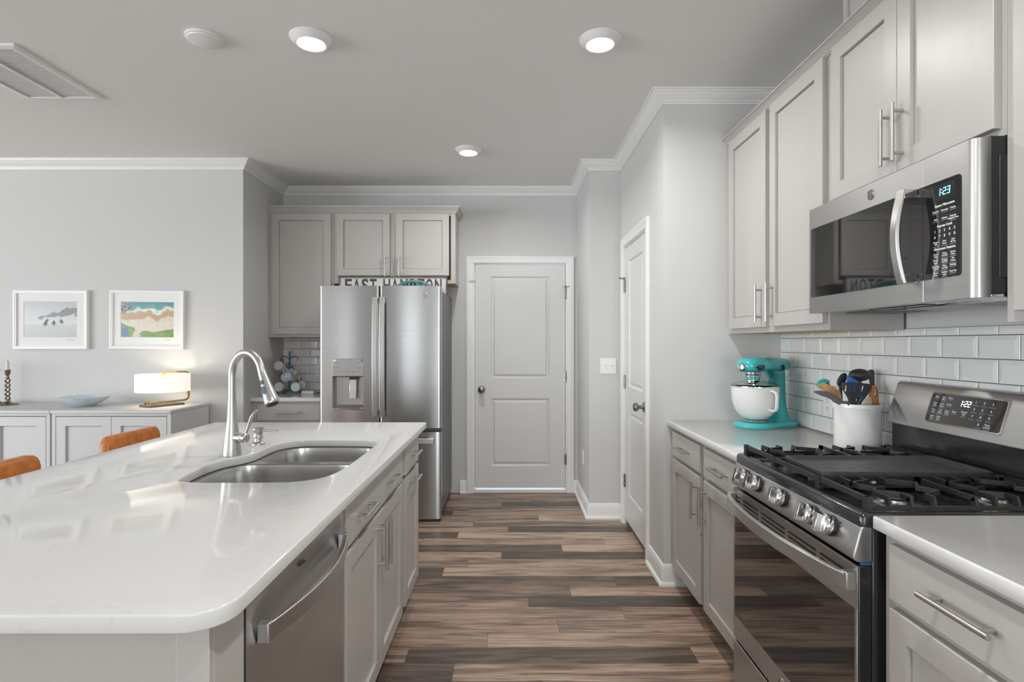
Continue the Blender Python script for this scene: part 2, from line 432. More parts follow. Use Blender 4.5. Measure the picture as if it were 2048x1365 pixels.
class MB:
    """collects shapes in a bmesh; tf maps the coordinates given to world (or local) coordinates"""
    def __init__(self, tf=None):
        self.bm = bmesh.new()
        self.tf = tf or (lambda a, b, c: (a, b, c))
    def v(self, p):
        return self.bm.verts.new(self.tf(*p))
    def f(self, vs, mi=0):
        try:
            fa = self.bm.faces.new(vs)
            fa.material_index = mi
            return fa
        except ValueError:
            return None
    def box(self, a0, a1, b0, b1, c0, c1, mi=0):
        vs = [self.v((a, b, c)) for a in (a0, a1) for b in (b0, b1) for c in (c0, c1)]
        for q in ((0, 1, 3, 2), (4, 6, 7, 5), (0, 4, 5, 1), (2, 3, 7, 6), (0, 2, 6, 4), (1, 5, 7, 3)):
            self.f([vs[i] for i in q], mi)
        return self
    def hexa(self, pts, mi=0):
        """8 points: 4 of one end, 4 of the other end in the same order"""
        vs = [self.v(p) for p in pts]
        self.f(vs[:4], mi); self.f(vs[4:][::-1], mi)
        for i in range(4):
            j = (i + 1) % 4
            self.f([vs[i], vs[j], vs[4 + j], vs[4 + i]], mi)
        return self
    def tube(self, pts, rad, seg=12, closed=False, caps=True, flat=None, mi=0):
        pts = [Vector(p) for p in pts]
        n = len(pts)
        rr = rad if isinstance(rad, (list, tuple)) else [rad] * n
        rings = []
        prev = None
        for i in range(n):
            if closed:
                t = pts[(i + 1) % n] - pts[i - 1]
            elif i == 0:
                t = pts[1] - pts[0]
            elif i == n - 1:
                t = pts[-1] - pts[-2]
            else:
                t = (pts[i + 1] - pts[i]).normalized() + (pts[i] - pts[i - 1]).normalized()
            t.normalize()
            if prev is None:
                up = Vector((0, 0, 1)) if abs(t.z) < 0.9 else Vector((1, 0, 0))
                a = t.cross(up).normalized()
            else:
                a = (prev - t * prev.dot(t)).normalized()
            prev = a
            b = t.cross(a)
            ring = []
            for k in range(seg):
                w = 2 * PI * (k + (0.5 if seg == 4 else 0)) / seg
                ca, cb = math.cos(w), math.sin(w)
                if flat:
                    ca, cb = ca * flat[0], cb * flat[1]
                ring.append(self.v(pts[i] + (a * ca + b * cb) * rr[i]))
            rings.append(ring)
        m = n if closed else n - 1
        for i in range(m):
            r0, r1 = rings[i], rings[(i + 1) % n]
            for k in range(seg):
                self.f([r0[k], r0[(k + 1) % seg], r1[(k + 1) % seg], r1[k]], mi)
        if caps and not closed:
            self.f(rings[0][::-1], mi); self.f(rings[-1], mi)
        return self
    def cyl(self, p0, p1, r, seg=16, r1=None, mi=0):
        return self.tube([p0, p1], [r, r if r1 is None else r1], seg, mi=mi)
    def lathe(self, prof, c=(0, 0, 0), seg=32, axis='z', squash=(1, 1), mi=0, rib=None):
        rings = []
        for r, h in prof:
            ring = []
            for k in range(seg):
                w = 2 * PI * k / seg
                q = r * (1 + (rib[1] * math.cos(rib[0] * w) if rib else 0))
                x, y = q * math.cos(w) * squash[0], q * math.sin(w) * squash[1]
                if axis == 'z': p = (c[0] + x, c[1] + y, c[2] + h)
                elif axis == 'y': p = (c[0] + x, c[1] + h, c[2] + y)
                else: p = (c[0] + h, c[1] + x, c[2] + y)
                ring.append(self.v(p))
            rings.append(ring)
        for i in range(len(rings) - 1):
            for k in range(seg):
                self.f([rings[i][k], rings[i][(k + 1) % seg], rings[i + 1][(k + 1) % seg], rings[i + 1][k]], mi)
        for ring, rev in ((rings[0], True), (rings[-1], False)):
            if (ring[0].co - ring[seg // 2].co).length > 1e-5:
                self.f(ring[::-1] if rev else ring, mi)
        return self
    def loft(self, rings, cap0=True, cap1=True, mi=0):
        vr = [[self.v(p) for p in r] for r in rings]
        n = len(vr[0])
        for i in range(len(vr) - 1):
            for k in range(n):
                self.f([vr[i][k], vr[i][(k + 1) % n], vr[i + 1][(k + 1) % n], vr[i + 1][k]], mi)
        if cap0: self.f(vr[0][::-1], mi)
        if cap1: self.f(vr[-1], mi)
        return self
    def plate(self, poly, c0, c1, order='abc', mi=0):
        """extrude a 2D outline (a,b) from c0 to c1"""
        self.loft([[(a, b, c0) for a, b in poly], [(a, b, c1) for a, b in poly]], mi=mi)
        return self
    def shaker(self, u0, u1, v0, v1, t=0.02, st=0.057, rec=0.011, sl=0.0012, n0=0.001):
        def q(d, n): return [(u0 + d, v0 + d, n), (u1 - d, v0 + d, n), (u1 - d, v1 - d, n), (u0 + d, v1 - d, n)]
        self.loft([q(0, n0), q(0, n0 + t - 0.0015), q(0.0015, n0 + t), q(st, n0 + t), q(st + sl, n0 + t - rec), q(st + sl, n0 + t - rec - .005), q(st + sl + .0028, n0 + t - rec - .005), q(st + sl + .0028, n0 + t - rec)])
        return self
    def slab(self, u0, u1, v0, v1, t=0.02, n0=0.001, e=0.0015):
        def q(d, n): return [(u0 + d, v0 + d, n), (u1 - d, v0 + d, n), (u1 - d, v1 - d, n), (u0 + d, v1 - d, n)]
        self.loft([q(0, n0), q(0, n0 + t - e), q(e, n0 + t)])
        return self
    def pull(self, u, v, vertical=True, L=0.176, span=0.128, n0=0.021, off=0.032, r=0.006):
        a = (0, 1) if vertical else (1, 0)
        self.cyl((u - a[0] * L / 2, v - a[1] * L / 2, n0 + off), (u + a[0] * L / 2, v + a[1] * L / 2, n0 + off), r, 12)
        for s in (-1, 1):
            self.cyl((u + s * a[0] * span / 2, v + s * a[1] * span / 2, n0), (u + s * a[0] * span / 2, v + s * a[1] * span / 2, n0 + off), r * 0.85, 10)
        return self
    def text(self, s, size, tf, align='CENTER', depth=0.0004, bold=0.0, sx=1.0, mi=0, width=None):
        cu = bpy.data.curves.new('t', 'FONT')
        cu.body = s
        cu.size = size
        cu.align_x = align
        cu.align_y = 'CENTER'
        cu.extrude = depth
        cu.offset = bold
        cu.resolution_u = 3
        cu.space_line = 0.8
        o = bpy.data.objects.new('t', cu)
        me = bpy.data.meshes.new_from_object(o)
        xs = [v.co.x for v in me.vertices]
        k, c = sx, 0.0
        if width and xs:
            k = width / (max(xs) - min(xs))
            c = (max(xs) + min(xs)) / 2
        vs = [self.bm.verts.new(tf((v.co.x - c) * k, v.co.y, v.co.z)) for v in me.vertices]
        for p in me.polygons:
            self.f([vs[i] for i in p.vertices], mi)
        bpy.data.objects.remove(o)
        bpy.data.curves.remove(cu)
        bpy.data.meshes.remove(me)
        return self
    def build(self, name, m, parent=None, smooth=38, bevel=0, local=False, origin=None, recalc=True, subdiv=0, seg=2):
        bm = self.bm
        if recalc:
            bmesh.ops.recalc_face_normals(bm, faces=bm.faces[:])
        me = bpy.data.meshes.new(name)
        bm.to_mesh(me)
        bm.free()
        for mm in (m if isinstance(m, (list, tuple)) else [m]):
            me.materials.append(mm)
        o = bpy.data.objects.new(name, me)
        COL.objects.link(o)
        if smooth:
            me.polygons.foreach_set('use_smooth', [True] * len(me.polygons))
            me.set_sharp_from_angle(angle=R(smooth))
        if parent is not None:
            o.parent = parent
            org = ORG[parent]
            ORG[o] = org
            if not local:
                me.transform(Matrix.Translation(-org))
        else:
            if origin is None:
                xs = [v.co for v in me.vertices]
                lo = [min(c[i] for c in xs) for i in range(3)]
                hi = [max(c[i] for c in xs) for i in range(3)]
                origin = ((lo[0] + hi[0]) / 2, (lo[1] + hi[1]) / 2, lo[2])
            org = Vector(origin)
            ORG[o] = org
            if not local:
                me.transform(Matrix.Translation(-org))
            o.location = org
        if bevel:
            b = o.modifiers.new('edge', 'BEVEL')
            b.width = bevel
            b.segments = seg
            b.limit_method = 'ANGLE'
            b.angle_limit = R(40)
        if subdiv:
            s = o.modifiers.new('smooth', 'SUBSURF')
            s.levels = s.render_levels = subdiv
        me.update()
        return o

def tag(o, label, cat, group=None, kind=None):
    if label: o['label'] = label
    if cat: o['category'] = cat
    if group: o['group'] = group
    if kind: o['kind'] = kind
    return o

def thing(name, label, cat, loc, rotz=0.0, group=None, kind=None):
    o = bpy.data.objects.new(name, None)
    o.empty_display_size = 0.05
    COL.objects.link(o)
    o.location = loc
    o.rotation_euler = (0, 0, rotz)
    ORG[o] = Vector(loc)
    return tag(o, label, cat, group, kind)

def struct(o):
    o['kind'] = 'structure'
    return o

def copy_tree(o, parent=None):
    c = o.copy()
    COL.objects.link(c)
    ORG[c] = ORG[o]
    if parent is not None:
        c.parent = parent
    for ch in list(o.children):
        copy_tree(ch, c)
    return c

def curve_plate(splines, z0, z1, bevel=0.0, res=1):
    """flat plate between z0 and z1 bounded by closed 2D outlines (the inner ones are holes), as a mesh in an MB"""
    cu = bpy.data.curves.new('p', 'CURVE')
    cu.dimensions = '2D'
    cu.fill_mode = 'BOTH'
    for pts in splines:
        sp = cu.splines.new('POLY')
        sp.points.add(len(pts) - 1)
        for p, q in zip(sp.points, pts):
            p.co = (q[0], q[1], 0, 1)
        sp.use_cyclic_u = True
    cu.extrude = (z1 - z0) / 2 - bevel
    cu.bevel_depth = bevel
    cu.bevel_resolution = res
    cu.offset = -bevel
    o = bpy.data.objects.new('p', cu)
    me = bpy.data.meshes.new_from_object(o)
    mb = MB()
    vs = [mb.bm.verts.new((v.co.x, v.co.y, v.co.z + (z0 + z1) / 2)) for v in me.vertices]
    for p in me.polygons:
        mb.f([vs[i] for i in p.vertices])
    bmesh.ops.remove_doubles(mb.bm, verts=mb.bm.verts[:], dist=1e-5)
    bpy.data.objects.remove(o); bpy.data.curves.remove(cu); bpy.data.meshes.remove(me)
    return mb

def rrect(x0, x1, y0, y1, r, n=6):
    rs = r if isinstance(r, (list, tuple)) else [r] * 4
    out = []
    for (cx, cy, a0, q) in ((x1 - rs[0], y1 - rs[0], 0, rs[0]), (x0 + rs[1], y1 - rs[1], 90, rs[1]), (x0 + rs[2], y0 + rs[2], 180, rs[2]), (x1 - rs[3], y0 + rs[3], 270, rs[3])):
        for k in range(n + 1):
            w = R(a0 + 90 * k / n)
            out.append((cx + q * math.cos(w), cy + q * math.sin(w)))
    return out

def catmull(pts, n=6, closed=True):
    out = []
    m = len(pts)
    for i in range(m if closed else m - 1):
        g = lambda j: Vector(pts[j % m]) if closed else Vector(pts[max(0, min(m - 1, j))])
        p0, p1, p2, p3 = g(i - 1), g(i), g(i + 1), g(i + 2)
        for k in range(n):
            t = k / n
            out.append(tuple(0.5 * ((2 * p1) + (p2 - p0) * t + (2 * p0 - 5 * p1 + 4 * p2 - p3) * t * t + (3 * p1 - p0 - 3 * p2 + p3) * t ** 3)))
    if not closed:
        out.append(tuple(pts[-1]))
    return out

def arc(c, r, a0, a1, n=10):
    return [(c[0] + r * math.cos(R(a0 + (a1 - a0) * k / n)), c[1] + r * math.sin(R(a0 + (a1 - a0) * k / n))) for k in range(n + 1)]

def at(px, py, Y):
    """the point at depth Y seen at a pixel of the photograph"""
    return ((px - VPX) * Y / FPX, Y, H - (py - VPY) * Y / FPX)

def faceR(Xf): return lambda u, v, n: (Xf - n, u, v)       # right-hand run, faces the island
def faceI(Xf): return lambda u, v, n: (Xf + n, u, v)       # island front
def faceB(Yf): return lambda u, v, n: (u, Yf - n, v)       # back wall, faces the camera
# ------------------------------------------------------------------ room shell
XR, YB = 1.498, 5.015                 # right wall, back wall
XN = -2.04                            # left side of the kitchen recess
YL = 4.265                            # living-room wall left of the recess
XP, YP0, YP1 = 0.845, 3.105, 4.29     # pantry block
XH = 0.598                            # short wall beside the back door
T = 0.10

def wall(name, *boxes):
    mb = MB()
    for b in boxes:
        mb.box(*b)
    return struct(mb.build(name, M['wall'], smooth=0))

# floor: individual planks; joints and tones of the rows in view follow the photograph
def joint(pxc, row):
    y = 2.217 + 0.1254 * (row + 0.5)
    return (740 + pxc / 2.768 - VPX) * y / FPX
ROWS = [  # (tones left to right, joints)
    ((.12, .62), (460,)), ((.50, .16, .66), (205, 1795)), ((.52, .66), (650,)), ((.56, .56), (1042,)), ((.58, .64), (1400,)),
    ((.60, .10), (878,)), ((.40, .66), (1108,)), ((.26, .10), (1355,)), ((.14, .68), (405,)), ((.56, .64), (540,)),
    ((.66, .12), (728,)), ((.18, .84), (1062,)), ((.5, .58, .76), (292, 1295)), ((.12, .82), (487,)), ((.56, .12), (765,)),
    ((.56, .54), (573,)), ((.56, .84), (933,)), ((.56,), ()), ((.36, .56), (553,)), ((.56, .12), (728,)),
    ((.36, .56), (890,)), ((.56,), ()), ((.5,), ())]
mb = MB()
mb.box(XLEFT - .1, XR + .1, YREAR - .1, YB + .1, -0.06, -0.0015, mi=1)
layer = mb.bm.faces.layers.int.new('pk')
planks = []
rng = random.Random(3)
row = -52
while 2.217 + 0.1254 * row < YB:
    y0 = 2.217 + 0.1254 * row
    y1 = min(y0 + 0.1254, YB + 0.02)
    if 0 <= row < len(ROWS):
        tones, js = ROWS[row]
        xs = [joint(j, row) for j in js]
        cuts = list(xs); tn = list(tones)
        left = xs[0] if xs else -0.1
        if not xs: cuts = []
        x = (cuts[0] if cuts else 0.0) - 1.21
        if not cuts:
            cuts = [0.75]; tn = [tn[0], .6]; x = -0.46
        while x > XLEFT:
            cuts.insert(0, x); tn.insert(0, rng.choice((.12, .3, .55, .6, .8))); x -= 1.21
        x = cuts[-1] + 1.21
        while x < XR:
            cuts.append(x); tn.append(rng.choice((.12, .3, .55, .6, .8))); x += 1.21
    else:
        x = XLEFT + rng.random() * 1.2
        cuts, tn = [], [.5]
        while x < XR:
            cuts.append(x); tn.append(rng.choice((.12, .3, .55, .6, .8))); x += 1.21
    ed = [XLEFT - .05] + cuts + [XR + .05]
    for i in range(len(ed) - 1):
        g = 0.0007
        mb.box(ed[i] + g, ed[i + 1] - g, y0 + g, y1 - g, -0.004, 0.0)
        planks.append((tn[i], rng.random(), rng.random()))
    row += 1
fl = mb.build('floor', [M['floor'], M['gap']], smooth=0, origin=(0, 0, 0), recalc=False)
ca = fl.data.color_attributes.new('plank', 'FLOAT_COLOR', 'CORNER')
for pi, p in enumerate(fl.data.polygons):
    k = (pi - 6) // 6
    c = planks[k] if pi >= 6 and k < len(planks) else (.1, 0, 0)
    for li in p.loop_indices:
        ca.data[li].color = (*c, 1)
struct(fl)

mb = MB(); mb.box(XLEFT - .1, XR + .1, YREAR - .1, YB + .1, CEIL, CEIL + .1)
struct(mb.build('ceiling', M['ceiling'], smooth=0))

DX0, DX1, DZ = -0.325, 0.488, 2.045            # back-door opening
wall('wall_back', (XN - .1, DX0 - .012, YB, YB + T, 0, CEIL), (DX1 + .012, XH + .1, YB, YB + T, 0, CEIL), (DX0 - .012, DX1 + .012, YB, YB + T, DZ + .012, CEIL))
wall('wall_left', (XN - T, XN, YL + T, YB, 0, CEIL))
wall('wall_living', (XLEFT, XN, YL, YL + T, 0, CEIL))
wall('wall_right', (XR, XR + T, YREAR, YP0 + .0, 0, CEIL))
PY0, PY1 = 3.487, 4.152                        # pantry-door opening
wall('wall_pantry_front', (XP, XR + T, YP0, YP0 + T, 0, CEIL))
wall('wall_pantry_side', (XP, XP + T, YP0 + T, PY0 - .012, 0, CEIL), (XP, XP + T, PY1 + .012, YP1, 0, CEIL), (XP, XP + T, PY0 - .012, PY1 + .012, DZ + .012, CEIL))
wall('wall_hall', (XH, XP + T, YP1, YP1 + T, 0, CEIL))
wall('wall_hall_side', (XH, XH + T, YP1 + T, YB, 0, CEIL))
boxes, x = [], XLEFT
for _, p0, p1, z0, z1, _p in sorted(w_ for w_ in WIN if w_[0] == 'rear'):
    boxes += [(x, p0, YREAR - T, YREAR, 0, CEIL), (p0, p1, YREAR - T, YREAR, 0, z0), (p0, p1, YREAR - T, YREAR, z1, CEIL)]
    x = p1
wall('wall_rear', *boxes, (x, XR + T, YREAR - T, YREAR, 0, CEIL))
_, c0, c1, zc, zd, _p = WIN[-1]
wall('wall_outer', (XLEFT - T, XLEFT, YREAR, c0, 0, CEIL), (XLEFT - T, XLEFT, c1, YL + T, 0, CEIL),
     (XLEFT - T, XLEFT, c0, c1, 0, zc), (XLEFT - T, XLEFT, c0, c1, zd, CEIL))
for i, (ax, p0, p1, z0, z1, _) in enumerate(WIN):  # frames out of view; the third surrounds the added fill light
    mb = MB((lambda u, v, n: (u, YREAR + n, v)) if ax == 'rear' else (lambda u, v, n: (XLEFT + n, u, v)))
    w = .06
    mb.box(p0 - w, p1 + w, z1, z1 + w, 0.001, .02); mb.box(p0 - w, p1 + w, z0 - w, z0, 0.001, .03)
    mb.box(p0 - w, p0, z0, z1, 0.001, .02); mb.box(p1, p1 + w, z0, z1, 0.001, .02)
    nb = 3 if (p1 - p0) > 2 else 2
    for k in range(1, nb):
        u = p0 + (p1 - p0) * k / nb
        mb.box(u - .035, u + .035, z0, z1, 0.001, .02)
    mb.box(p0, p1, (z0 + z1) / 2 - .02, (z0 + z1) / 2 + .02, 0.002, .018)
    struct(mb.build('window_%d' % (i + 1), M['trim'], smooth=0))

# crown moulding and baseboards: profiles swept along the walls with mitred corners (room is on the right of the path)
CROWN = [(0.0, -.108), (.010, -.108), (.012, -.094), (.020, -.090), (.022, -.080), (.036, -.066), (.052, -.046), (.062, -.026), (.070, -.022), (.072, -.012), (.084, -.010), (.086, 0.0), (0.0, 0.0)]
CROWN = [(q * .88, h * .62) for q, h in CROWN]
BASE = [(0, 0), (.030, 0), (.029, .010), (.024, .018), (.016, .020), (.0155, .092), (.011, .104), (.008, .112), (0, .114)]
def sweep(path, prof, z, name, m, side=1):
    mb = MB()
    n = len(path)
    rings = []
    for i, p in enumerate(path):
        p = Vector(p)
        ds = []
        if i > 0: ds.append((p - Vector(path[i - 1])).normalized())
        if i < n - 1: ds.append((Vector(path[i + 1]) - p).normalized())
        ns = [Vector((d.y, -d.x)) * side for d in ds]
        if len(ns) == 2:
            b = (ns[0] + ns[1]) / (1 + ns[0].dot(ns[1]))
        else:
            b = ns[0]
        rings.append([(p.x + b.x * q, p.y + b.y * q, z + h) for q, h in prof])
    mb.loft(rings)
    return struct(mb.build(name, m, smooth=25))
sweep([(XLEFT, YL), (XN, YL), (XN, YB), (XH, YB), (XH, YP1), (XP, YP1), (XP, YP0), (XR, YP0)], CROWN, CEIL - .0005, 'trim_1', M['trim'])
sweep([(XLEFT, YL), (XN, YL), (XN, 4.45)], BASE, 0.0005, 'baseboard_living', M['trim'])
sweep([(-.455, YB), (DX0 - .073, YB)], BASE, 0.0005, 'baseboard_back', M['trim'])
sweep([(DX1 + .073, YB), (XH, YB), (XH, YP1), (XP - .001, YP1)], BASE, 0.0005, 'baseboard_hall', M['trim'])
sweep([(XP, PY0 - .078), (XP, YP0), (.985, YP0)], BASE, 0.0005, 'baseboard_pantry', M['trim'])

# ------------------------------------------------------------------ doors
def panel_door(name, tf, w, h, panels, knob_u, knob_v, hinge_u, hinges, casing, stop_v, sgn, threshold):
    """tf(u,v,n): u across the opening (0..w), v up, n out of the wall face"""
    root = thing(name, None, None, tf(w / 2, 0, 0), kind='structure')
    mb = MB(tf)
    # slab face with moulded panels: rim quads around each panel, sunk and raised again
    us = sorted({0.003, w - .003, *[p[0] for p in panels], *[p[1] for p in panels]})
    vs = sorted({.042, h - .004, *[p[2] for p in panels], *[p[3] for p in panels]})
    n0 = -0.003
    for i in range(len(us) - 1):
        for j in range(len(vs) - 1):
            u0, u1, v0, v1 = us[i], us[i + 1], vs[j], vs[j + 1]
            if (u0, u1, v0, v1) in panels:
                q = lambda d, n: [(u0 + d, v0 + d, n), (u1 - d, v0 + d, n), (u1 - d, v1 - d, n), (u0 + d, v1 - d, n)]
                mb.loft([q(0, n0), q(.010, n0 - .010), q(.018, n0 - .011), q(.036, n0 - .003), q(.042, n0 - .003)], cap0=False)
            else:
                mb.f([mb.v((u0, v0, n0)), mb.v((u1, v0, n0)), mb.v((u1, v1, n0)), mb.v((u0, v1, n0))])
    bmesh.ops.remove_doubles(mb.bm, verts=mb.bm.verts[:], dist=1e-5)
    q = lambda n: [(us[0], vs[0], n), (us[-1], vs[0], n), (us[-1], vs[-1], n), (us[0], vs[-1], n)]
    mb.loft([q(n0), q(n0 - .035)], cap0=False)
    bmesh.ops.remove_doubles(mb.bm, verts=mb.bm.verts[:], dist=1e-5)
    mb.build('door_slab', M['door'], root, smooth=20)
    mb = MB(tf)
    cw, prof = .062, ((.0, .0), (.0, .011), (.008, .015), (.038, .017), (.050, .021), (.062, .019), (.062, .0))
    g = .010
    l, r_, t = casing
    rings = []
    if l:
        rings.append([(-g - q, 0.0005, n + .0005) for q, n in prof])
        rings.append([(-g - q, h + g + q, n + .0005) for q, n in prof])
    else:
        rings.append([(-g, h + g + q, n + .0005) for q, n in prof])
    if r_:
        rings.append([(w + g + q, h + g + q, n + .0005) for q, n in prof])
        rings.append([(w + g + q, 0.0005, n + .0005) for q, n in prof])
    else:
        rings.append([(w + g, h + g + q, n + .0005) for q, n in prof])
    mb.loft(rings)
    mb.build('casing', M['trim'], root, smooth=20)
    mb = MB(tf)
    mb.box(-.011, -.001, 0.0005, h + .010, -.10, 0); mb.box(w + .001, w + .011, 0.0005, h + .010, -.10, 0); mb.box(-.001, w + .001, h + .0, h + .010, -.10, 0)
    mb.box(-.001, .012, .04, h, -.06, -.041); mb.box(w - .012, w + .001, .04, h, -.06, -.041)
    mb.build('jamb', M['trim'], root, smooth=0)
    mb = MB(tf)
    mb.box(-.001, w + .001, 0.0005, .030, -.05, .012 if threshold else -.012)
    mb.build('threshold', M['trim'] if threshold else M['oldwood'], root, bevel=.003)
    for v in hinges:
        mb = MB(tf)
        mb.cyl((hinge_u, v - .045, .003), (hinge_u, v + .045, .003), .0065, 10)
        mb.cyl((hinge_u, v + .045, .003), (hinge_u, v + .051, .003), .0045, 8)
        mb.box(min(hinge_u, hinge_u - sgn * .016), max(hinge_u, hinge_u - sgn * .016), v - .044, v + .044, -.002, .0015)
        mb.build('hinge', M['knobmetal'], root)
    if stop_v:
        mb = MB(tf)
        mb.cyl((hinge_u, stop_v, .006), (hinge_u, stop_v + .018, .006), .007, 10)
        mb.cyl((hinge_u, stop_v + .010, .006), (hinge_u - sgn * .018, stop_v + .012, .040), .0035, 8)
        mb.cyl((hinge_u, stop_v + .010, .006), (hinge_u + sgn * .030, stop_v + .012, .022), .0035, 8)
        mb.cyl((hinge_u - sgn * .018, stop_v + .012, .034), (hinge_u - sgn * .018, stop_v + .012, .048), .007, 10)
        mb.build('hinge_stop', M['knobmetal'], root)
    mb = MB(lambda a, b, c: tf(knob_u + a, knob_v + c, b))
    mb.lathe([(0, -.0025), (.033, -.0025), (.033, .003), (.030, .008), (.014, .012), (.011, .030), (.013, .036), (.024, .042), (.0285, .052), (.027, .062), (.018, .070), (0, .072)], axis='y', seg=24)
    mb.build('knob', M['knobmetal'], root)
    return root

w1 = DX1 - DX0
d1 = panel_door('door_1', lambda u, v, n: (DX0 + u, YB - n, v), w1, DZ, [(.146, w1 - .144, 1.026, 1.938), (.146, w1 - .144, .240, .845)],
                .062, .925, w1 + .002, (1.783, 1.037, .300), (1, 1, 1), 1.835, 1, True)
d2 = panel_door('door_2', lambda u, v, n: (XP - n, PY1 - u, v), PY1 - PY0, DZ, [(.125, PY1 - PY0 - .125, 1.026, 1.938), (.125, PY1 - PY0 - .125, .240, .845)],
                PY1 - PY0 - .062, .935, -.002, (1.76, 1.055, .32), (1, 1, 1), 1.81, -1, False)
mb = MB(faceB(YB)); mb.box(-.372, -.336, 1.895, 1.945, .0225, .036); mb.box(-.334, -.318, 1.905, 1.925, .0225, .030); mb.box(-.336, -.334, 1.91, 1.92, .0225, .028)
tag(mb.build('door_sensor', M['whiteplastic'], bevel=.003), 'small white plastic contact sensor high on the left casing of the back door', 'sensor')

# ------------------------------------------------------------------ wall tiles
def tiles(name, tf, u0, u1, v0, v1, phase, rows, w=.1502, h=.0752):
    mb = MB(tf)
    mb.box(u0, u1, v0, v1, 0.0003, .0045, mi=1)
    g = .0014
    for r in range(rows):
        a, b = v0 + r * h, min(v0 + (r + 1) * h, v1)
        ph = phase + (w / 2 if r % 2 else 0)
        x = ph - math.ceil((ph - u0) / w) * w
        while x < u1:
            p, q = max(x, u0), min(x + w, u1)
            if q - p > .006 and b - a > .008:
                e = min(.013, (q - p) / 3, (b - a) / 3)
                k = lambda d, n: [(p + g + d, a + g + d, n), (q - g - d, a + g + d, n), (q - g - d, b - g - d, n), (p + g + d, b - g - d, n)]
                mb.loft([k(0, .003), k(0, .0058), k(.0012, .0066), k(e, .0098), k(e + .001, .0100)])
            x += w
    return struct(mb.build(name, [M['tile'], M['grout']], smooth=0))
tiles('wall_tile_right', faceR(XR), 0.30, YP0 - .0005, .9145, 1.395, 2.691 + .0751, 7)
tiles('wall_tile_back', faceB(YB), XN + .0005, -1.45, .9145, 1.391, -1.8825 + .0751, 7)
# ------------------------------------------------------------------ cabinets
def carcass(root, tf, u0, u1, v0, v1, depth, base=False, underside=None, rails=(), stiles=(), side_ends=True, top=True):
    """face frame at n=-.02..0 and a box of panels behind it"""
    mb = MB(tf)
    s = .018
    z = v0 + (.105 if base else 0)
    sw = .040
    mb.box(u0, u0 + s, v0 if not base else z, v1, -depth, -.02); mb.box(u1 - s, u1, v0 if not base else z, v1, -depth, -.02)
    mb.box(u0 + s, u1 - s, z, v1, -depth, -depth + .008)
    if top: mb.box(u0 + s, u1 - s, v1 - s, v1, -depth + .008, -.02)
    mb.box(u0, u0 + sw, z, v1, -.02, 0); mb.box(u1 - sw, u1, z, v1, -.02, 0)
    mb.box(u0 + sw, u1 - sw, z, z + .03, -.02, 0); mb.box(u0 + sw, u1 - sw, v1 - .04, v1, -.02, 0)
    for r in rails: mb.box(u0 + sw, u1 - sw, r - .012, r + .012, -.02, 0)
    for c in stiles: mb.box(c - .025, c + .025, z + .03, v1 - .04, -.0195, -.0002)
    mb.build('carcass', M['cab'], root, bevel=.0008, seg=1)
    mb = MB(tf)
    mb.box(u0 + s, u1 - s, z, z + s, -depth + .008, -.02)
    mb.build('bottom_panel', underside or M['cab'], root, smooth=0)
    if base:
        mb = MB(tf)
        mb.box(u0, u1, v0 + .0005, z - .0005, -.09, -.075); mb.box(u0, u0 + .018, v0 + .0005, z - .0005, -depth, -.09); mb.box(u1 - .018, u1, v0 + .0005, z - .0005, -depth, -.09)
        mb.build('toe_kick', M['cab'], root, smooth=0)

def cab_door(root, tf, u0, u1, v0, v1, pull=None, name='door', slab=False, pulls=None):
    mb = MB(tf)
    (mb.slab if slab else mb.shaker)(u0, u1, v0, v1)
    d = mb.build(name, M['cab'], root, smooth=0)
    for pl in (pulls or ([pull] if pull else [])):
        h = MB(tf)
        h.pull(*pl)
        h.build('handle', M['nickel'], d)
    return d

WU, WD, DWN = 'wall cabinet', 'base cabinet', 'drawer front'
UF = faceR(1.206)
# upper cabinets on the right
t = thing('wall_cabinet', 'greige two door wall cabinet between the pantry wall and the microwave', 'cabinet', (1.35, 2.61, 1.391), group=None)
carcass(t, UF, 2.118, YP0 - .001, 1.391, 2.455, .280, underside=M['ply'], stiles=(2.592,))
cab_door(t, UF, 2.613, 3.052, 1.417, 2.430, (2.647, 1.528))
cab_door(t, UF, 2.132, 2.570, 1.417, 2.430, (2.537, 1.528))
t = thing('wall_cabinet', 'greige short wall cabinet with two doors right above the microwave', 'cabinet', (1.35, 1.74, 1.848))
carcass(t, UF, 1.362, 2.117, 1.848, 2.455, .280, underside=M['ply'])
cab_door(t, UF, 1.7225, 2.075, 1.868, 2.430, (1.7485, 1.980))
cab_door(t, UF, 1.376, 1.7205, 1.868, 2.430, (1.6945, 1.980))
t = thing('wall_cabinet', 'greige wall cabinet at the right edge, hanging over the near counter', 'cabinet', (1.35, .98, 1.391))
carcass(t, UF, .60, 1.361, 1.391, 2.455, .280, underside=M['ply'])
cab_door(t, UF, .985, 1.322, 1.417, 2.430, (1.012, 1.528))
cab_door(t, UF, .640, .980, 1.417, 2.430, (.953, 1.528))
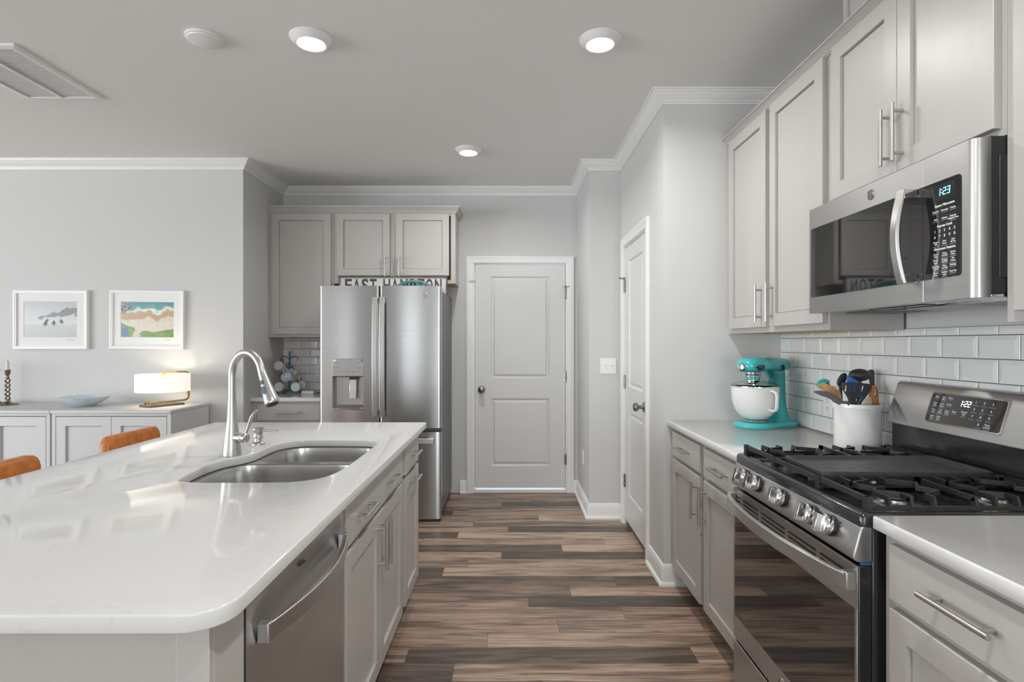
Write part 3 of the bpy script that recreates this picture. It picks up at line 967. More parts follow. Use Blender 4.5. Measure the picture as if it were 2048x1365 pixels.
# cornice along the top of the upper cabinets
CORN = [(-.02, -.006), (.006, -.006), (.006, .001), (.0105, .001), (.0105, .006), (.013, .008), (.018, .014), (.026, .020), (.032, .0225), (.032, .0255), (.038, .0255), (.038, .032), (-.02, .032)]
mb = MB()
rings = [[(1.206 - .0005 - q, yy, 2.4355 + h) for q, h in CORN] for yy in (.60, YP0 - .0015)]
mb.loft(rings)
o = mb.build('cabinet_cornice', M['cab'], smooth=25)
tag(o, 'greige crown strip running along the top of the right hand wall cabinets', 'moulding')
mb = MB()
mb.box(1.262, XR - .001, 1.362, 2.112, 2.4675, CEIL - .0005); mb.box(1.252, 1.262, 2.085, 2.112, 2.4675, CEIL - .0005); mb.box(1.252, 1.262, 1.362, 1.389, 2.4675, CEIL - .0005)
tag(mb.build('duct_cover', M['cab'], bevel=.001), 'boxed-in duct cover rising from the microwave cabinet top to the ceiling', 'duct cover')

# base cabinets on the right
BF = faceR(0.902)
t = thing('base_cabinet', 'greige base cabinet with two drawers and two doors, beside the pantry wall', 'cabinet', (1.2, 2.61, 0))
carcass(t, BF, 2.128, YP0 - .016, 0, .883, .585, base=True, rails=(.722,), stiles=(2.592,), top=False)
for u0, u1 in ((2.619, 3.060), (2.132, 2.565)):
    cab_door(t, BF, u0, u1, .733, .861, ((u0 + u1) / 2, .797, False), 'drawer', slab=True)
cab_door(t, BF, 2.619, 3.060, .118, .712, (2.649, .597))
cab_door(t, BF, 2.132, 2.565, .118, .712, (2.535, .597))
NZ = .011
t = thing('base_cabinet', 'greige base cabinet at the lower right, in front of the range', 'cabinet', (1.2, .88, 0))
carcass(t, BF, .40, 1.347, 0, .883 + NZ, .585, base=True, rails=(.733,), stiles=(.874,), top=False)
for u0, u1 in ((.894, 1.306), (.44, .854)):
    cab_door(t, BF, u0, u1, .745, .873, ((u0 + u1) / 2 - .016, .815, False), 'drawer', slab=True)
cab_door(t, BF, .894, 1.306, .118, .724, (.924, .608))
cab_door(t, BF, .44, .854, .118, .724, (.824, .608))

# right-hand countertops
def top_slab(name, x0, x1, y0, y1, z0, z1, label, e=.004):
    mb = MB()
    mb.loft([rr for rr in ([(x, y, z0) for x, y in rrect(x0 + e * .5, x1, y0 + e * .5, y1, .003, 2)], [(x, y, z0 + e * .5) for x, y in rrect(x0, x1, y0, y1, .003, 2)],
                           [(x, y, z1 - e) for x, y in rrect(x0, x1, y0, y1, .003, 2)], [(x, y, z1 - e * .3) for x, y in rrect(x0 + e * .3, x1, y0 + e * .3, y1, .003, 2)], [(x, y, z1) for x, y in rrect(x0 + e, x1, y0 + e, y1, .003, 2)])])
    return tag(mb.build(name, M['quartz'], smooth=50), label, 'countertop')
top_slab('countertop', .866, XR - .0005, 2.1215, YP0 - .0005, .8835, .914, 'white quartz countertop under the turquoise stand mixer and utensil crock')
top_slab('countertop', .869, XR - .0005, .35, 1.3465, .8835 + NZ, .914 + NZ, 'white quartz countertop at the lower right edge, nearest the camera')

# back wall: tall single door cabinet, cabinet over the fridge, base cabinet
QF = faceB(4.72)
t = thing('wall_cabinet', 'greige wall cabinet with one tall door over the mug corner', 'cabinet', (-1.76, 4.87, 1.391))
carcass(t, QF, XN + .0015, -1.4905, 1.391, 2.455, .284, underside=M['ply'])
cab_door(t, QF, -2.006, -1.513, 1.416, 2.430, (-1.546, 1.528))
t = thing('wall_cabinet', 'greige wall cabinet with two doors above the refrigerator', 'cabinet', (-.98, 4.87, 1.843))
carcass(t, QF, -1.4895, -.468, 1.843, 2.455, .284, underside=M['ply'], stiles=(-.992,))
cab_door(t, QF, -1.465, -1.0185, 1.908, 2.430, (-1.051, 1.988))
cab_door(t, QF, -.9655, -.520, 1.908, 2.430, (-.933, 1.988))
mb = MB()
pr = [(0, 0), (.006, 0), (.006, .007), (.011, .007), (.011, .013), (.015, .018), (.024, .032), (.031, .039), (.031, .044), (.037, .044), (.037, .058), (0, .058)]
rings = [[(XN + .0015, 4.7195 - q, 2.4355 + h) for q, h in pr], [(-.4675 + 0, 4.7195, 0)] * 0]
rings = [[(XN + .0015, 4.7195 - q, 2.4355 + h) for q, h in pr], [(-.4675 + q, 4.7195 - q, 2.4355 + h) for q, h in pr], [(-.4675 + q, YB - .0105, 2.4355 + h) for q, h in pr]]
mb.loft(rings)
tag(mb.build('cabinet_cornice', M['cab'], smooth=25), 'greige crown strip around the top of the back wall cabinets', 'moulding')
KF = faceB(4.42)
t = thing('base_cabinet', 'greige base cabinet below the mug tree, left of the refrigerator', 'cabinet', (-1.76, 4.7, 0))
carcass(t, KF, XN + .0015, -1.478, 0, .883, .585, base=True, rails=(.722,), top=False)
cab_door(t, KF, -1.996, -1.500, .733, .861, (-1.748, .795, False), 'drawer', slab=True)
cab_door(t, KF, -1.996, -1.500, .118, .712, (-1.53, .597))
mb = MB(); e = .004
mb.box(XN + .001, -1.462, 4.38, YB - .0005, .8835, .914)
tag(mb.build('countertop', M['quartz'], bevel=.003), 'white quartz countertop below the mug tree in the back corner', 'countertop')

# ------------------------------------------------------------------ island
IF = faceI(-0.51)
t = thing('sink_base_cabinet', 'greige island cabinet under the sink, with wide false drawer front and two doors', 'cabinet', (-.8, 2.1, 0))
carcass(t, IF, 1.641, 2.561, 0, .883, .585, base=True, rails=(.722,), top=False)
cab_door(t, IF, 1.663, 2.529, .725, .861, None, 'false_drawer_front', slab=True, pulls=[(1.857, .79, False), (2.277, .79, False)])
cab_door(t, IF, 1.663, 2.0965, .118, .706, (2.066, .59))
cab_door(t, IF, 2.0985, 2.529, .118, .706, (2.130, .59))
t = thing('island_cabinet', 'narrow greige island cabinet nearest the refrigerator, one drawer over a pull-out', 'cabinet', (-.8, 2.77, 0))
carcass(t, IF, 2.562, 2.992, 0, .883, .585, base=True, rails=(.722,), top=False)
cab_door(t, IF, 2.596, 2.962, .725, .861, (2.775, .793, False), 'drawer', slab=True)
cab_door(t, IF, 2.596, 2.962, .118, .706, (2.775, .668, False))
# painted panels closing the near end and the seating side
t = thing('island_end_panel', 'greige painted end panel of the island below its near counter edge', 'panel', (-.8, .97, 0))
mb = MB(); mb.box(-1.10, -.497, .925, 1.0295, .0, .8825)
mb.build('core', M['cab'], t, smooth=0)
mb = MB()
mb.box(-.545, -.4905, .910, .9249, 0, .8825); mb.box(-1.10, -1.02, .910, .9249, 0, .8825); mb.box(-1.02, -.545, .910, .9249, .865, .8825); mb.box(-1.02, -.545, .910, .9249, 0, .11)
mb.box(-.4969, -.4905, .925, 1.0295, 0, .8825)
mb.build('frame', M['cab'], t, bevel=.0015)
t = thing('island_back_panel', 'greige panel on the seating side of the island, behind the leather stools', 'panel', (-1.11, 2, 0))
mb = MB(); mb.box(-1.118, -1.101, .91, 2.992, 0, .8825)
mb.build('core', M['cab'], t, smooth=0)
mb = MB(lambda u, v, n: (-1.118 - n, u, v))
for k in range(3): mb.shaker(.915 + k * .69, .915 + (k + 1) * .69 - .004, .01, .872, t=.018)
mb.build('panel', M['cab'], t, smooth=0)

# sink cut-out in the countertop, traced from its real outline
CUT = catmull([(-1.035, 1.745), (-1.056, 1.85), (-1.060, 1.96), (-1.044, 2.05), (-1.008, 2.110), (-.992, 2.18), (-.994, 2.28), (-.986, 2.38), (-.940, 2.452), (-.86, 2.470),
               (-.70, 2.468), (-.61, 2.452), (-.574, 2.39), (-.566, 2.26), (-.566, 2.05), (-.570, 1.90), (-.592, 1.79), (-.655, 1.728), (-.75, 1.714), (-.90, 1.712), (-1.0, 1.722)], 5)
OUTL = rrect(-1.594, -.455, .876, 3.02, [.012, .012, .07, .07], 8)
mb = curve_plate([OUTL, CUT], .8835, .914, .0035, 2)
tag(mb.build('island_countertop', M['quartz'], smooth=50, recalc=False), 'large white quartz island countertop with the sink cut into it', 'countertop')

t = thing('kitchen_sink', 'stainless undermount double bowl sink set into the island', 'sink', (-.8, 2.09, .68))
B1 = catmull([(-1.03, 1.76), (-1.046, 1.86), (-1.048, 1.97), (-1.03, 2.06), (-.99, 2.105), (-.90, 2.115), (-.72, 2.118), (-.62, 2.112), (-.582, 2.07), (-.578, 1.95), (-.585, 1.84), (-.62, 1.765), (-.70, 1.73), (-.82, 1.725), (-.97, 1.73)], 5)
B2 = catmull([(-.965, 2.165), (-.982, 2.22), (-.984, 2.32), (-.972, 2.40), (-.925, 2.445), (-.84, 2.456), (-.70, 2.455), (-.62, 2.442), (-.585, 2.39), (-.578, 2.28), (-.582, 2.20), (-.61, 2.162), (-.70, 2.156), (-.86, 2.156)], 5)
RIM = [(x + (.018 if x > -.8 else -.018), y + (.018 if y > 2.09 else -.018)) for x, y in CUT]
mb = curve_plate([rrect(-1.082, -.548, 1.695, 2.488, .06), B1, B2], .8795, .8828)
mb.build('rim', M['sinksteel'], t, recalc=False)
for bowl, depth, nm in ((B1, .215, 'bowl'), (B2, .175, 'bowl')):
    cx = sum(p[0] for p in bowl) / len(bowl); cy = sum(p[1] for p in bowl) / len(bowl)
    mb = MB()
    rings = []
    for sc, z in ((1.0, .8795), (.995, .874), (.975, .84), (.955, .8795 - depth + .05), (.93, .8795 - depth + .022), (.88, .8795 - depth + .006), (.80, .8795 - depth), (.12, .8795 - depth - .006)):
        rings.append([(cx + (x - cx) * sc, cy + (y - cy) * sc, z) for x, y in bowl])
    mb.loft(rings, cap0=False)
    b = mb.build(nm, M['sinksteel'], t, smooth=60, recalc=False)
    d = MB()
    zb = .8795 - depth - .005
    d.lathe([(0, .002), (.030, .002), (.032, .006), (.044, .006), (.046, 0.0), (.046, -.002)], (cx, cy, zb), 24)
    d.build('drain', M['chrome'], b)

# faucet
fx, fy = -1.061, 2.130
t = thing('kitchen_faucet', 'brushed nickel pull-down faucet beside the island sink', 'faucet', (fx, fy, .9145))
mb = MB()
mb.lathe([(0, 0), (.0335, 0), (.0335, .004), (.0320, .02), (.0290, .05), (.0255, .08), (.0205, .115), (.0175, .145), (.0160, .18), (.0150, .205), (.0150, .209), (0, .209)], (fx, fy, .9145), 32)
mb.build('body', M['nickel'], t)
d = Vector((.866, -.5, 0))
zc, rad = 1.217, .0885
pts = [Vector((fx, fy, 1.122)), Vector((fx, fy, 1.16)), Vector((fx, fy, 1.19))]
for k in range(0, 19):
    w = R(180 - k * 9.0)
    pts.append(Vector((fx, fy, zc)) + d * (rad + rad * math.cos(w)) + Vector((0, 0, rad * math.sin(w))))
end_dir = (pts[-1] - pts[-2]).normalized()
pts.append(pts[-1] + end_dir * .012)
mb = MB(); mb.tube(pts, [.0138] * (len(pts) - 1) + [.0145], 20)
mb.build('spout', M['nickel'], t, smooth=50)
hp = pts[-1] + end_dir * .001
ax = (end_dir + d * .10).normalized()
q = ax.to_track_quat('Z', 'Y').to_matrix()
def loc(*p): return tuple(hp + q @ Vector(p[0] if len(p) == 1 else p))
mb = MB(loc)
mb.lathe([(0, 0), (.0148, 0), (.0152, .01), (.0175, .04), (.0215, .075), (.0255, .105), (.0265, .118), (.0255, .124), (.0235, .126), (0, .126)], seg=28)
hd = mb.build('spray_head', M['nickel'], t)
mb = MB(loc); mb.lathe([(0, .1262), (.0215, .1262), (.021, .1285), (.018, .1292), (0, .1292)], seg=24)
mb.build('spray_face', M['blackplastic'], hd)
# two rubber buttons on the side of the head towards the basin
inv = q.inverted()
fwd = inv @ Vector((-.28, -1, 0.1)); fwd.z = 0; fwd.normalize()
sd = Vector((-fwd.y, fwd.x, 0))
for z0, L, r0 in ((.040, .004, .0185), (.072, .018, .0225)):
    pp = []
    for k in range(16):
        w = 2 * PI * k / 16
        pp.append((.0068 * math.cos(w), .0068 * math.sin(w) + (L if math.sin(w) > 0 else -L) * .5))
    mb = MB(lambda a, b, c: loc(fwd * (r0 - .004 + c) + sd * a + Vector((0, 0, z0 + b))))
    mb.plate(pp, 0, .0055)
    mb.build('button', M['slate'] if L > .01 else M['blackplastic'], hd)
e = Vector((.97, -.24, 0))
mb = MB()
c0 = Vector((fx, fy, .982))
mb.tube([c0 + e * .018, c0 + e * .046, c0 + e * .048, c0 + e * .053, c0 + e * .055, c0 + e * .064, c0 + e * .068], [.0190, .0190, .0172, .0172, .0192, .0188, .0140], 24)
mb.build('handle_hub', M['nickel'], t)
l0 = c0 + e * .060 + Vector((0, 0, .014))
mb = MB()
LP = [l0, l0 + e * .010 + Vector((0, 0, .022)), l0 + e * .018 + Vector((0, 0, .045)), l0 + e * .029 + Vector((0, 0, .068)), l0 + e * .043 + Vector((0, 0, .086)), l0 + e * .050 + Vector((0, 0, .092))]
mb.tube(LP, [.0075, .0070, .0098, .0120, .0105, .004], 16, flat=(1.0, .55))
mb.build('lever', M['nickel'], t, smooth=60)

sx, sy = -1.062, 2.352
t = thing('soap_dispenser', 'brushed nickel soap dispenser behind the faucet', 'soap dispenser', (sx, sy, .9145))
mb = MB(); mb.lathe([(0, 0), (.0275, 0), (.0275, .003), (.024, .009), (.0165, .013), (.0145, .022), (.0145, .026), (0, .026)], (sx, sy, .9145), 28)
mb.build('base', M['nickel'], t)
mb = MB(); mb.lathe([(0, .0262), (.0205, .0262), (.021, .030), (.0185, .034), (.0185, .052), (.0205, .056), (.022, .060), (.024, .064), (.0235, .068), (.019, .070), (0, .070)], (sx, sy, .9145), 28)
mb.build('pump_head', M['nickel'], t)
mb = MB(); mb.tube([(sx + .016, sy - .002, .973), (sx + .04, sy - .006, .9745), (sx + .068, sy - .010, .9745), (sx + .088, sy - .013, .973)], [.0055, .0048, .0042, .0036], 12)
mb.build('spout', M['nickel'], t, smooth=60)

# dishwasher
t = thing('dishwasher', 'stainless steel dishwasher under the near end of the island', 'dishwasher', (-.8, 1.335, 0))
mb = MB(IF); mb.box(1.034, 1.637, .0005, .10, -.55, -.06); mb.box(1.034, 1.637, .10, .868, -.56, -.034)
mb.build('tub', M['blackplastic'], t, smooth=0)
mb = MB(IF)
us = [1.0345, 1.036, 1.046, 1.625, 1.635, 1.6365]
def dwf(u, v):
    # scooped pocket behind the handle
    x = max(0, min(1, (u - 1.06) / .03)) * max(0, min(1, (1.61 - u) / .03))
    d = max(0, 1 - abs((v - .805) / .040))
    return .0205 - .009 * x * (d * d * (3 - 2 * d))
ug = [1.0345] + [1.04 + .0125 * k for k in range(48)] + [1.6365]
vg = [.112, .30, .5, .70] + [.75 + .008 * k for k in range(13)] + [.850]
gv = [[mb.v((u, v, dwf(u, v))) for v in vg] for u in ug]
for i in range(len(ug) - 1):
    for j in range(len(vg) - 1):
        mb.f([gv[i][j], gv[i + 1][j], gv[i + 1][j + 1], gv[i][j + 1]])
q_ = lambda n: [(1.0345, .112, n), (1.6365, .112, n), (1.6365, .850, n), (1.0345, .850, n)]
per = [gv[i][0] for i in range(len(ug))] + [gv[-1][j] for j in range(1, len(vg))] + [gv[i][-1] for i in range(len(ug) - 2, -1, -1)] + [gv[0][j] for j in range(len(vg) - 2, 0, -1)]
bk = [mb.bm.verts.new(v.co - Vector((v.co.x + .51 + .030, 0, 0))) for v in per]
for i in range(len(per)):
    j = (i + 1) % len(per)
    mb.f([per[i], per[j], bk[j], bk[i]])
mb.f(bk[::-1])
dr = mb.build('door', M['steel_h'], t, smooth=35)
mb = MB(IF); mb.box(1.036, 1.635, .8505, .862, -.030, .016)
mb.build('control_strip', M['enamel'], dr, bevel=.002)
mb = MB(IF)
hr = []
K = 24
for k in range(K + 1):
    f = k / K
    u = 1.078 + f * (1.600 - 1.078)
    o = .0215 + .050 * (1 - (2 * f - 1) ** 2) ** .8 if 0 < f < 1 else .0215
    o = .030 + .040 * math.sin(PI * f) ** .9
    hr.append([(u, .762, o), (u, .798, o), (u, .798, o + .013), (u, .762, o + .013)])
mb.loft(hr)
mb.box(1.0765, 1.096, .7608, .7992, .0212, .0442); mb.box(1.582, 1.6015, .7608, .7992, .0212, .0442)
mb.build('handle', M['steel_h'], dr, bevel=.002, smooth=35)
mb = MB(IF); mb.box(1.30, 1.33, .822, .826, .0165, .0218)
mb.build('vent', M['enamel'], dr)
# ------------------------------------------------------------------ refrigerator
FX0, FX1, FY = -1.430, -.522, 4.185
def badge(parent, tf, r):
    """round monogram badge"""
    b = MB(tf)
    b.lathe([(0, 0), (r, 0), (r, .0015), (r * .97, .002), (0, .002)], axis='z', seg=28)
    o = b.build('badge', M['chrome'], parent)
    b = MB(tf)
    ring = [(r * .86 * math.cos(2 * PI * k / 28), r * .86 * math.sin(2 * PI * k / 28), .0022) for k in range(28)]
    b.tube(ring, r * .05, 6, closed=True)
    b.text('G', r * 1.15, lambda x, y, z: tf(x - r * .22, y, z + .0024), bold=.0004)
    b.text('E', r * 1.15, lambda x, y, z: tf(x + r * .30 + y * .15, y, z + .0024), bold=.0004)
    for k in range(4):
        w = R(45 + 90 * k)
        b.tube([(r * .70 * math.cos(w + a), r * .70 * math.sin(w + a), .0022) for a in (-.35, 0, .35)], r * .05, 6)
    b.build('monogram', M['knobmetal'], o)

t = thing('refrigerator', 'stainless steel french door refrigerator with an ice and water dispenser', 'refrigerator', (-.976, 4.6, 0))
mb = MB(); mb.box(FX0 + .006, FX1 - .006, FY + .062, 4.985, .045, 1.742)
mb.build('case', M['darkgrey'], t, bevel=.004)
mb = MB(); mb.box(FX0 + .012, FX1 - .012, FY + .03, FY + .10, .006, .044); mb.box(FX0 + .012, FX1 - .012, FY + .12, 4.95, .012, .044)
for x in (FX0 + .06, FX1 - .06):
    mb.cyl((x, FY + .14, .0006), (x, FY + .14, .012), .02, 12); mb.cyl((x, 4.9, .0006), (x, 4.9, .012), .02, 12)
mb.build('base_grille', M['blackplastic'], t)
mb = MB()
for x in (FX0 + .05, FX1 - .05): mb.box(x - .035, x + .035, FY + .03, FY + .16, 1.7425, 1.764)
mb.build('hinge_cover', M['darkgrey'], t, bevel=.004)
def bowed_door(name, x0, x1, z0, z1, hole=None, m='steel'):
    xc, hw = (FX0 + FX1) / 2, (FX1 - FX0) / 2
    def fy(x):
        e = min(abs(x - x0), abs(x1 - x))
        b = .020 * (1 - ((x - xc) / hw) ** 2)
        r = .012
        if e < r: b -= r - math.sqrt(max(0, r * r - (r - e) ** 2))
        return FY - b
    xs = sorted({x0, x0 + .001, x0 + .003, x0 + .006, x0 + .012, x1 - .012, x1 - .006, x1 - .003, x1 - .001, x1, *[x0 + (x1 - x0) * k / 22 for k in range(1, 22)], *([hole[0], hole[1]] if hole else [])})
    zs = [z0] + ([hole[2], hole[3]] if hole else []) + [z1]
    mb = MB()
    gv = [[mb.v((x, fy(x), z)) for z in zs] for x in xs]
    for i in range(len(xs) - 1):
        for j in range(len(zs) - 1):
            if hole and hole[0] <= xs[i] < hole[1] and zs[j] == hole[2]: continue
            mb.f([gv[i][j], gv[i + 1][j], gv[i + 1][j + 1], gv[i][j + 1]])
    bv = [[mb.v((x, FY + .058, z)) for z in zs] for x in xs]
    n, k = len(xs), len(zs)
    for i in range(n - 1):
        mb.f([gv[i][0], bv[i][0], bv[i + 1][0], gv[i + 1][0]]); mb.f([gv[i][-1], gv[i + 1][-1], bv[i + 1][-1], bv[i][-1]])
        for j in range(k - 1):
            if hole and hole[0] <= xs[i] < hole[1] and zs[j] == hole[2]: continue
            mb.f([bv[i][j], bv[i][j + 1], bv[i + 1][j + 1], bv[i + 1][j]])
    for j in range(k - 1):
        mb.f([gv[0][j], gv[0][j + 1], bv[0][j + 1], bv[0][j]]); mb.f([gv[-1][j], bv[-1][j], bv[-1][j + 1], gv[-1][j + 1]])
    return mb.build(name, M[m], t, smooth=35), fy
HO = (-1.331, -1.097, .845, 1.224)
dl, fy = bowed_door('door', FX0, -.981, .706, 1.769, HO)
# dispenser set into the left door
mb = MB()
mb.box(HO[0] + .001, HO[1] - .001, FY - .018, FY + .02, 1.094, HO[3] - .001)
dp = mb.build('dispenser_panel', M['steel_h'], dl, bevel=.002)
mb = MB()
a0, a1, zz0, zz1 = HO[0] + .001, HO[1] - .001, HO[2] + .001, 1.0935
mb.loft([[(a0, FY - .0125, zz0), (a1, FY - .0125, zz0), (a1, FY - .0125, zz1), (a0, FY - .0125, zz1)], [(a0 + .012, FY + .052, zz0 + .03), (a1 - .004, FY + .052, zz0 + .03), (a1 - .004, FY + .052, zz1 - .01), (a0 + .012, FY + .052, zz1 - .01)]], cap0=False)
mb.build('dispenser_cavity', M['steel_h'], dl, smooth=0, recalc=False)
mb = MB(); mb.box(HO[0] + .002, HO[1] - .002, FY - .020, FY + .012, HO[2] - .001, HO[2] + .013)
mb.build('drip_ledge', M['chrome'], dl, bevel=.002)
mb = MB(); mb.box(-1.212, -1.152, FY + .012, FY + .028, 1.066, 1.0933); mb.cyl((-1.235, FY + .02, 1.082), (-1.235, FY + .02, 1.0934), .006, 10)
mb.build('nozzle', M['blackplastic'], dl)
mb = MB(); mb.hexa([(-1.209, FY + .004, .925), (-1.160, FY + .004, .925), (-1.160, FY + .010, .925), (-1.209, FY + .010, .925), (-1.209, FY + .012, 1.068), (-1.160, FY + .012, 1.068), (-1.160, FY + .018, 1.068), (-1.209, FY + .018, 1.068)])
mb.build('paddle', M['chrome'], dl, bevel=.002)
PF = lambda cx, cz: (lambda x, y, z: (cx + x, FY - .0183 - z, cz + y))
mb = MB()
for s, cx, cz in (('Water', -1.300, 1.196), ('Ice', -1.128, 1.194), ('Hot Water', -1.298, 1.162), ('Crushed', -1.130, 1.155), ('Light', -1.300, 1.128), ('Fill', -1.258, 1.128), ('Lock', -1.214, 1.128), ('Cubed', -1.172, 1.127), ('Set', -1.128, 1.127)):
    mb.text(s, .011, PF(cx, cz))
mb.build('lettering', M['letter_grey'], dp, smooth=0)
mb = MB(); mb.box(-1.327, -1.300, FY - .0190, FY - .0183, 1.204, 1.219)
mb.build('sticker', M['whiteplastic'], dp, smooth=0)
mb = MB(lambda a, b, c: (-1.109 + a, FY - .0183 - c, 1.209 + b)); mb.lathe([(0, 0), (.010, 0), (.010, .0008), (0, .0008)], seg=20)
mb.build('seal', M['green'], dp)
dr_, fy2 = bowed_door('door', -.974, FX1, .706, 1.769)
def bar_handle(parent, pts_lo, pts_hi, m='chrome'):
    pass
for parent, xc in ((dl, -1.003), (dr_, -.951)):
    mb = MB()
    rings = []
    for k in range(13):
        f = k / 12
        z = .795 + f * (1.683 - .795)
        y = FY - .062 - .016 * math.sin(PI * f)
        rings.append([(xc - .0195, y + .014, z), (xc + .0195, y + .014, z), (xc + .0195, y, z), (xc - .0195, y, z)])
    mb.loft(rings)
    for z in (.800, 1.640):
        mb.box(xc - .014, xc + .014, FY - .050, fy(xc) + .001, z, z + .038)
    mb.build('handle', M['nickel'], parent, bevel=.0035, smooth=35)
badge(dr_, lambda a, b, c: (-.640 + a, fy2(-.640) - c, 1.698 + b), .019)
df, fy3 = bowed_door('freezer_drawer', FX0, FX1, .027, .676)
mb = MB()
rings = []
for k in range(13):
    f = k / 12
    x = -1.382 + f * (-.570 + 1.382)
    y = FY - .062 - .016 * math.sin(PI * f)
    rings.append([(x, y + .014, .597), (x, y + .014, .638), (x, y, .638), (x, y, .597)])
mb.loft(rings)
for x in (-1.378, -.612): mb.box(x, x + .038, FY - .050, fy3(x) + .002, .604, .632)
mb.build('handle', M['nickel'], df, bevel=.0035, smooth=35)

# things on top of the fridge
t = thing('place_sign', 'wood framed white sign lettered EAST HAMPTON standing on the refrigerator', 'sign', (-.98, 4.66, 1.7427))
mb = MB(); mb.box(-1.4335, -.532, 4.668, 4.684, 1.743, 1.896)
mb.build('board', M['signpaint'], t, smooth=0)
mb = MB()
mb.box(-1.4355, -.530, 4.658, 4.6865, 1.8865, 1.8985); mb.box(-1.4355, -.530, 4.658, 4.6865, 1.7428, 1.753); mb.box(-1.4355, -1.4255, 4.658, 4.6865, 1.753, 1.8865); mb.box(-.540, -.530, 4.658, 4.6865, 1.753, 1.8865)
mb.build('frame', M['oldwood'], t, bevel=.001)
mb = MB()
for ch, px in zip('EASTHAMPTON', (697, 713.5, 730, 746.5, 773.5, 790, 808, 826, 842, 858.5, 876.5)):
    wd = .058 if ch not in 'M' else .062
    mb.text(ch, .148, (lambda cx: (lambda x, y, z: (cx + x, 4.6678 - z, 1.8165 + y)))((px - VPX) * 4.668 / FPX), bold=.004, width=wd)
mb.build('lettering', M['signblack'], t, smooth=0)
mb = MB()
mb.lathe([(.168, 0), (.166, .004), (.160, .020), (.142, .052), (.112, .076), (.070, .092), (.030, .098), (0, .099), (0, .094), (.028, .093), (.068, .087), (.108, .071), (.137, .048), (.154, .018), (.160, .003)], (-.768, 4.455, 1.7428), 40)
mb.bm.faces.ensure_lookup_table()
tag(mb.build('glass_bowl', M['glass_teal'], smooth=60), 'upturned teal glass bowl on top of the refrigerator in front of the sign', 'bowl')

# ------------------------------------------------------------------ range
RY0, RY1 = 1.3595, 2.1195
XD = 0.842
t = thing('gas_range', 'stainless steel gas range with five knobs, griddle and black oven window', 'range', (1.16, 1.74, 0))
mb = MB(); mb.box(.8795, 1.475, RY0 + .003, RY1 - .003, .03, .905)
for x in (.95, 1.42):
    for y in (RY0 + .05, RY1 - .05): mb.cyl((x, y, .0006), (x, y, .0299), .018, 12)
mb.build('body', M['enamel'], t, bevel=.003)
RF = faceR(.878)
OF = faceR(XD)                    # n measured out of the oven door face
# oven door
mb = MB(RF); mb.box(RY0 + .002, RY1 - .002, .236, .797, .0005, .0335)
od = mb.build('oven_door', M['enamel'], t, bevel=.003)
mb = MB(OF)
mb.box(RY0 + .002, RY1 - .002, .236, .318, -.0022, .0005); mb.box(RY0 + .002, RY1 - .002, .690, .797, -.0022, .0005)
mb.box(RY0 + .002, RY0 + .012, .318, .690, -.0022, .0005); mb.box(RY1 - .012, RY1 - .002, .318, .690, -.0022, .0005)
mb.build('door_trim', M['steel_h'], od, bevel=.0006, seg=1)
mb = MB(OF); mb.box(RY0 + .0123, RY1 - .0123, .3183, .6897, -.0022, .0002)
mb.build('oven_window', M['blackglass'], od, smooth=0)
mb = MB(OF)
for u0, u1 in ((2.052, 2.085), (1.905, 2.032), (1.72, 1.885), (1.545, 1.700), (1.415, 1.525)):
    for k in range(4):
        z = .722 + k * .0145
        mb.plate(rrect(u0, u1, z, z + .007, .0034, 3), .0004, .0012)
mb.build('vent_slots', M['blackplastic'], od, smooth=0)
mb = MB(OF)
rings = []
for k in range(25):
    f = k / 24
    u = RY0 + .004 + f * (RY1 - RY0 - .008)
    o = .010 + .052 * math.sin(PI * f) ** .62
    rings.append([(u, .742, o), (u, .780, o), (u, .777, o + .012), (u, .739, o + .012)])
mb.loft(rings)
mb.box(RY0 + .003, RY0 + .028, .738, .781, .0008, .026); mb.box(RY1 - .028, RY1 - .003, .738, .781, .0008, .026)
mb.build('handle', M['steel_h'], od, bevel=.002, smooth=35)
badge(od, lambda a, b, c: (XD - .0006 - c, 1.74 - a, .277 + b), .021)
mb = MB(RF); mb.box(RY0 + .002, RY1 - .002, .036, .226, .0005, .0375)
wd = mb.build('warming_drawer', M['steel_h'], t, bevel=.003)
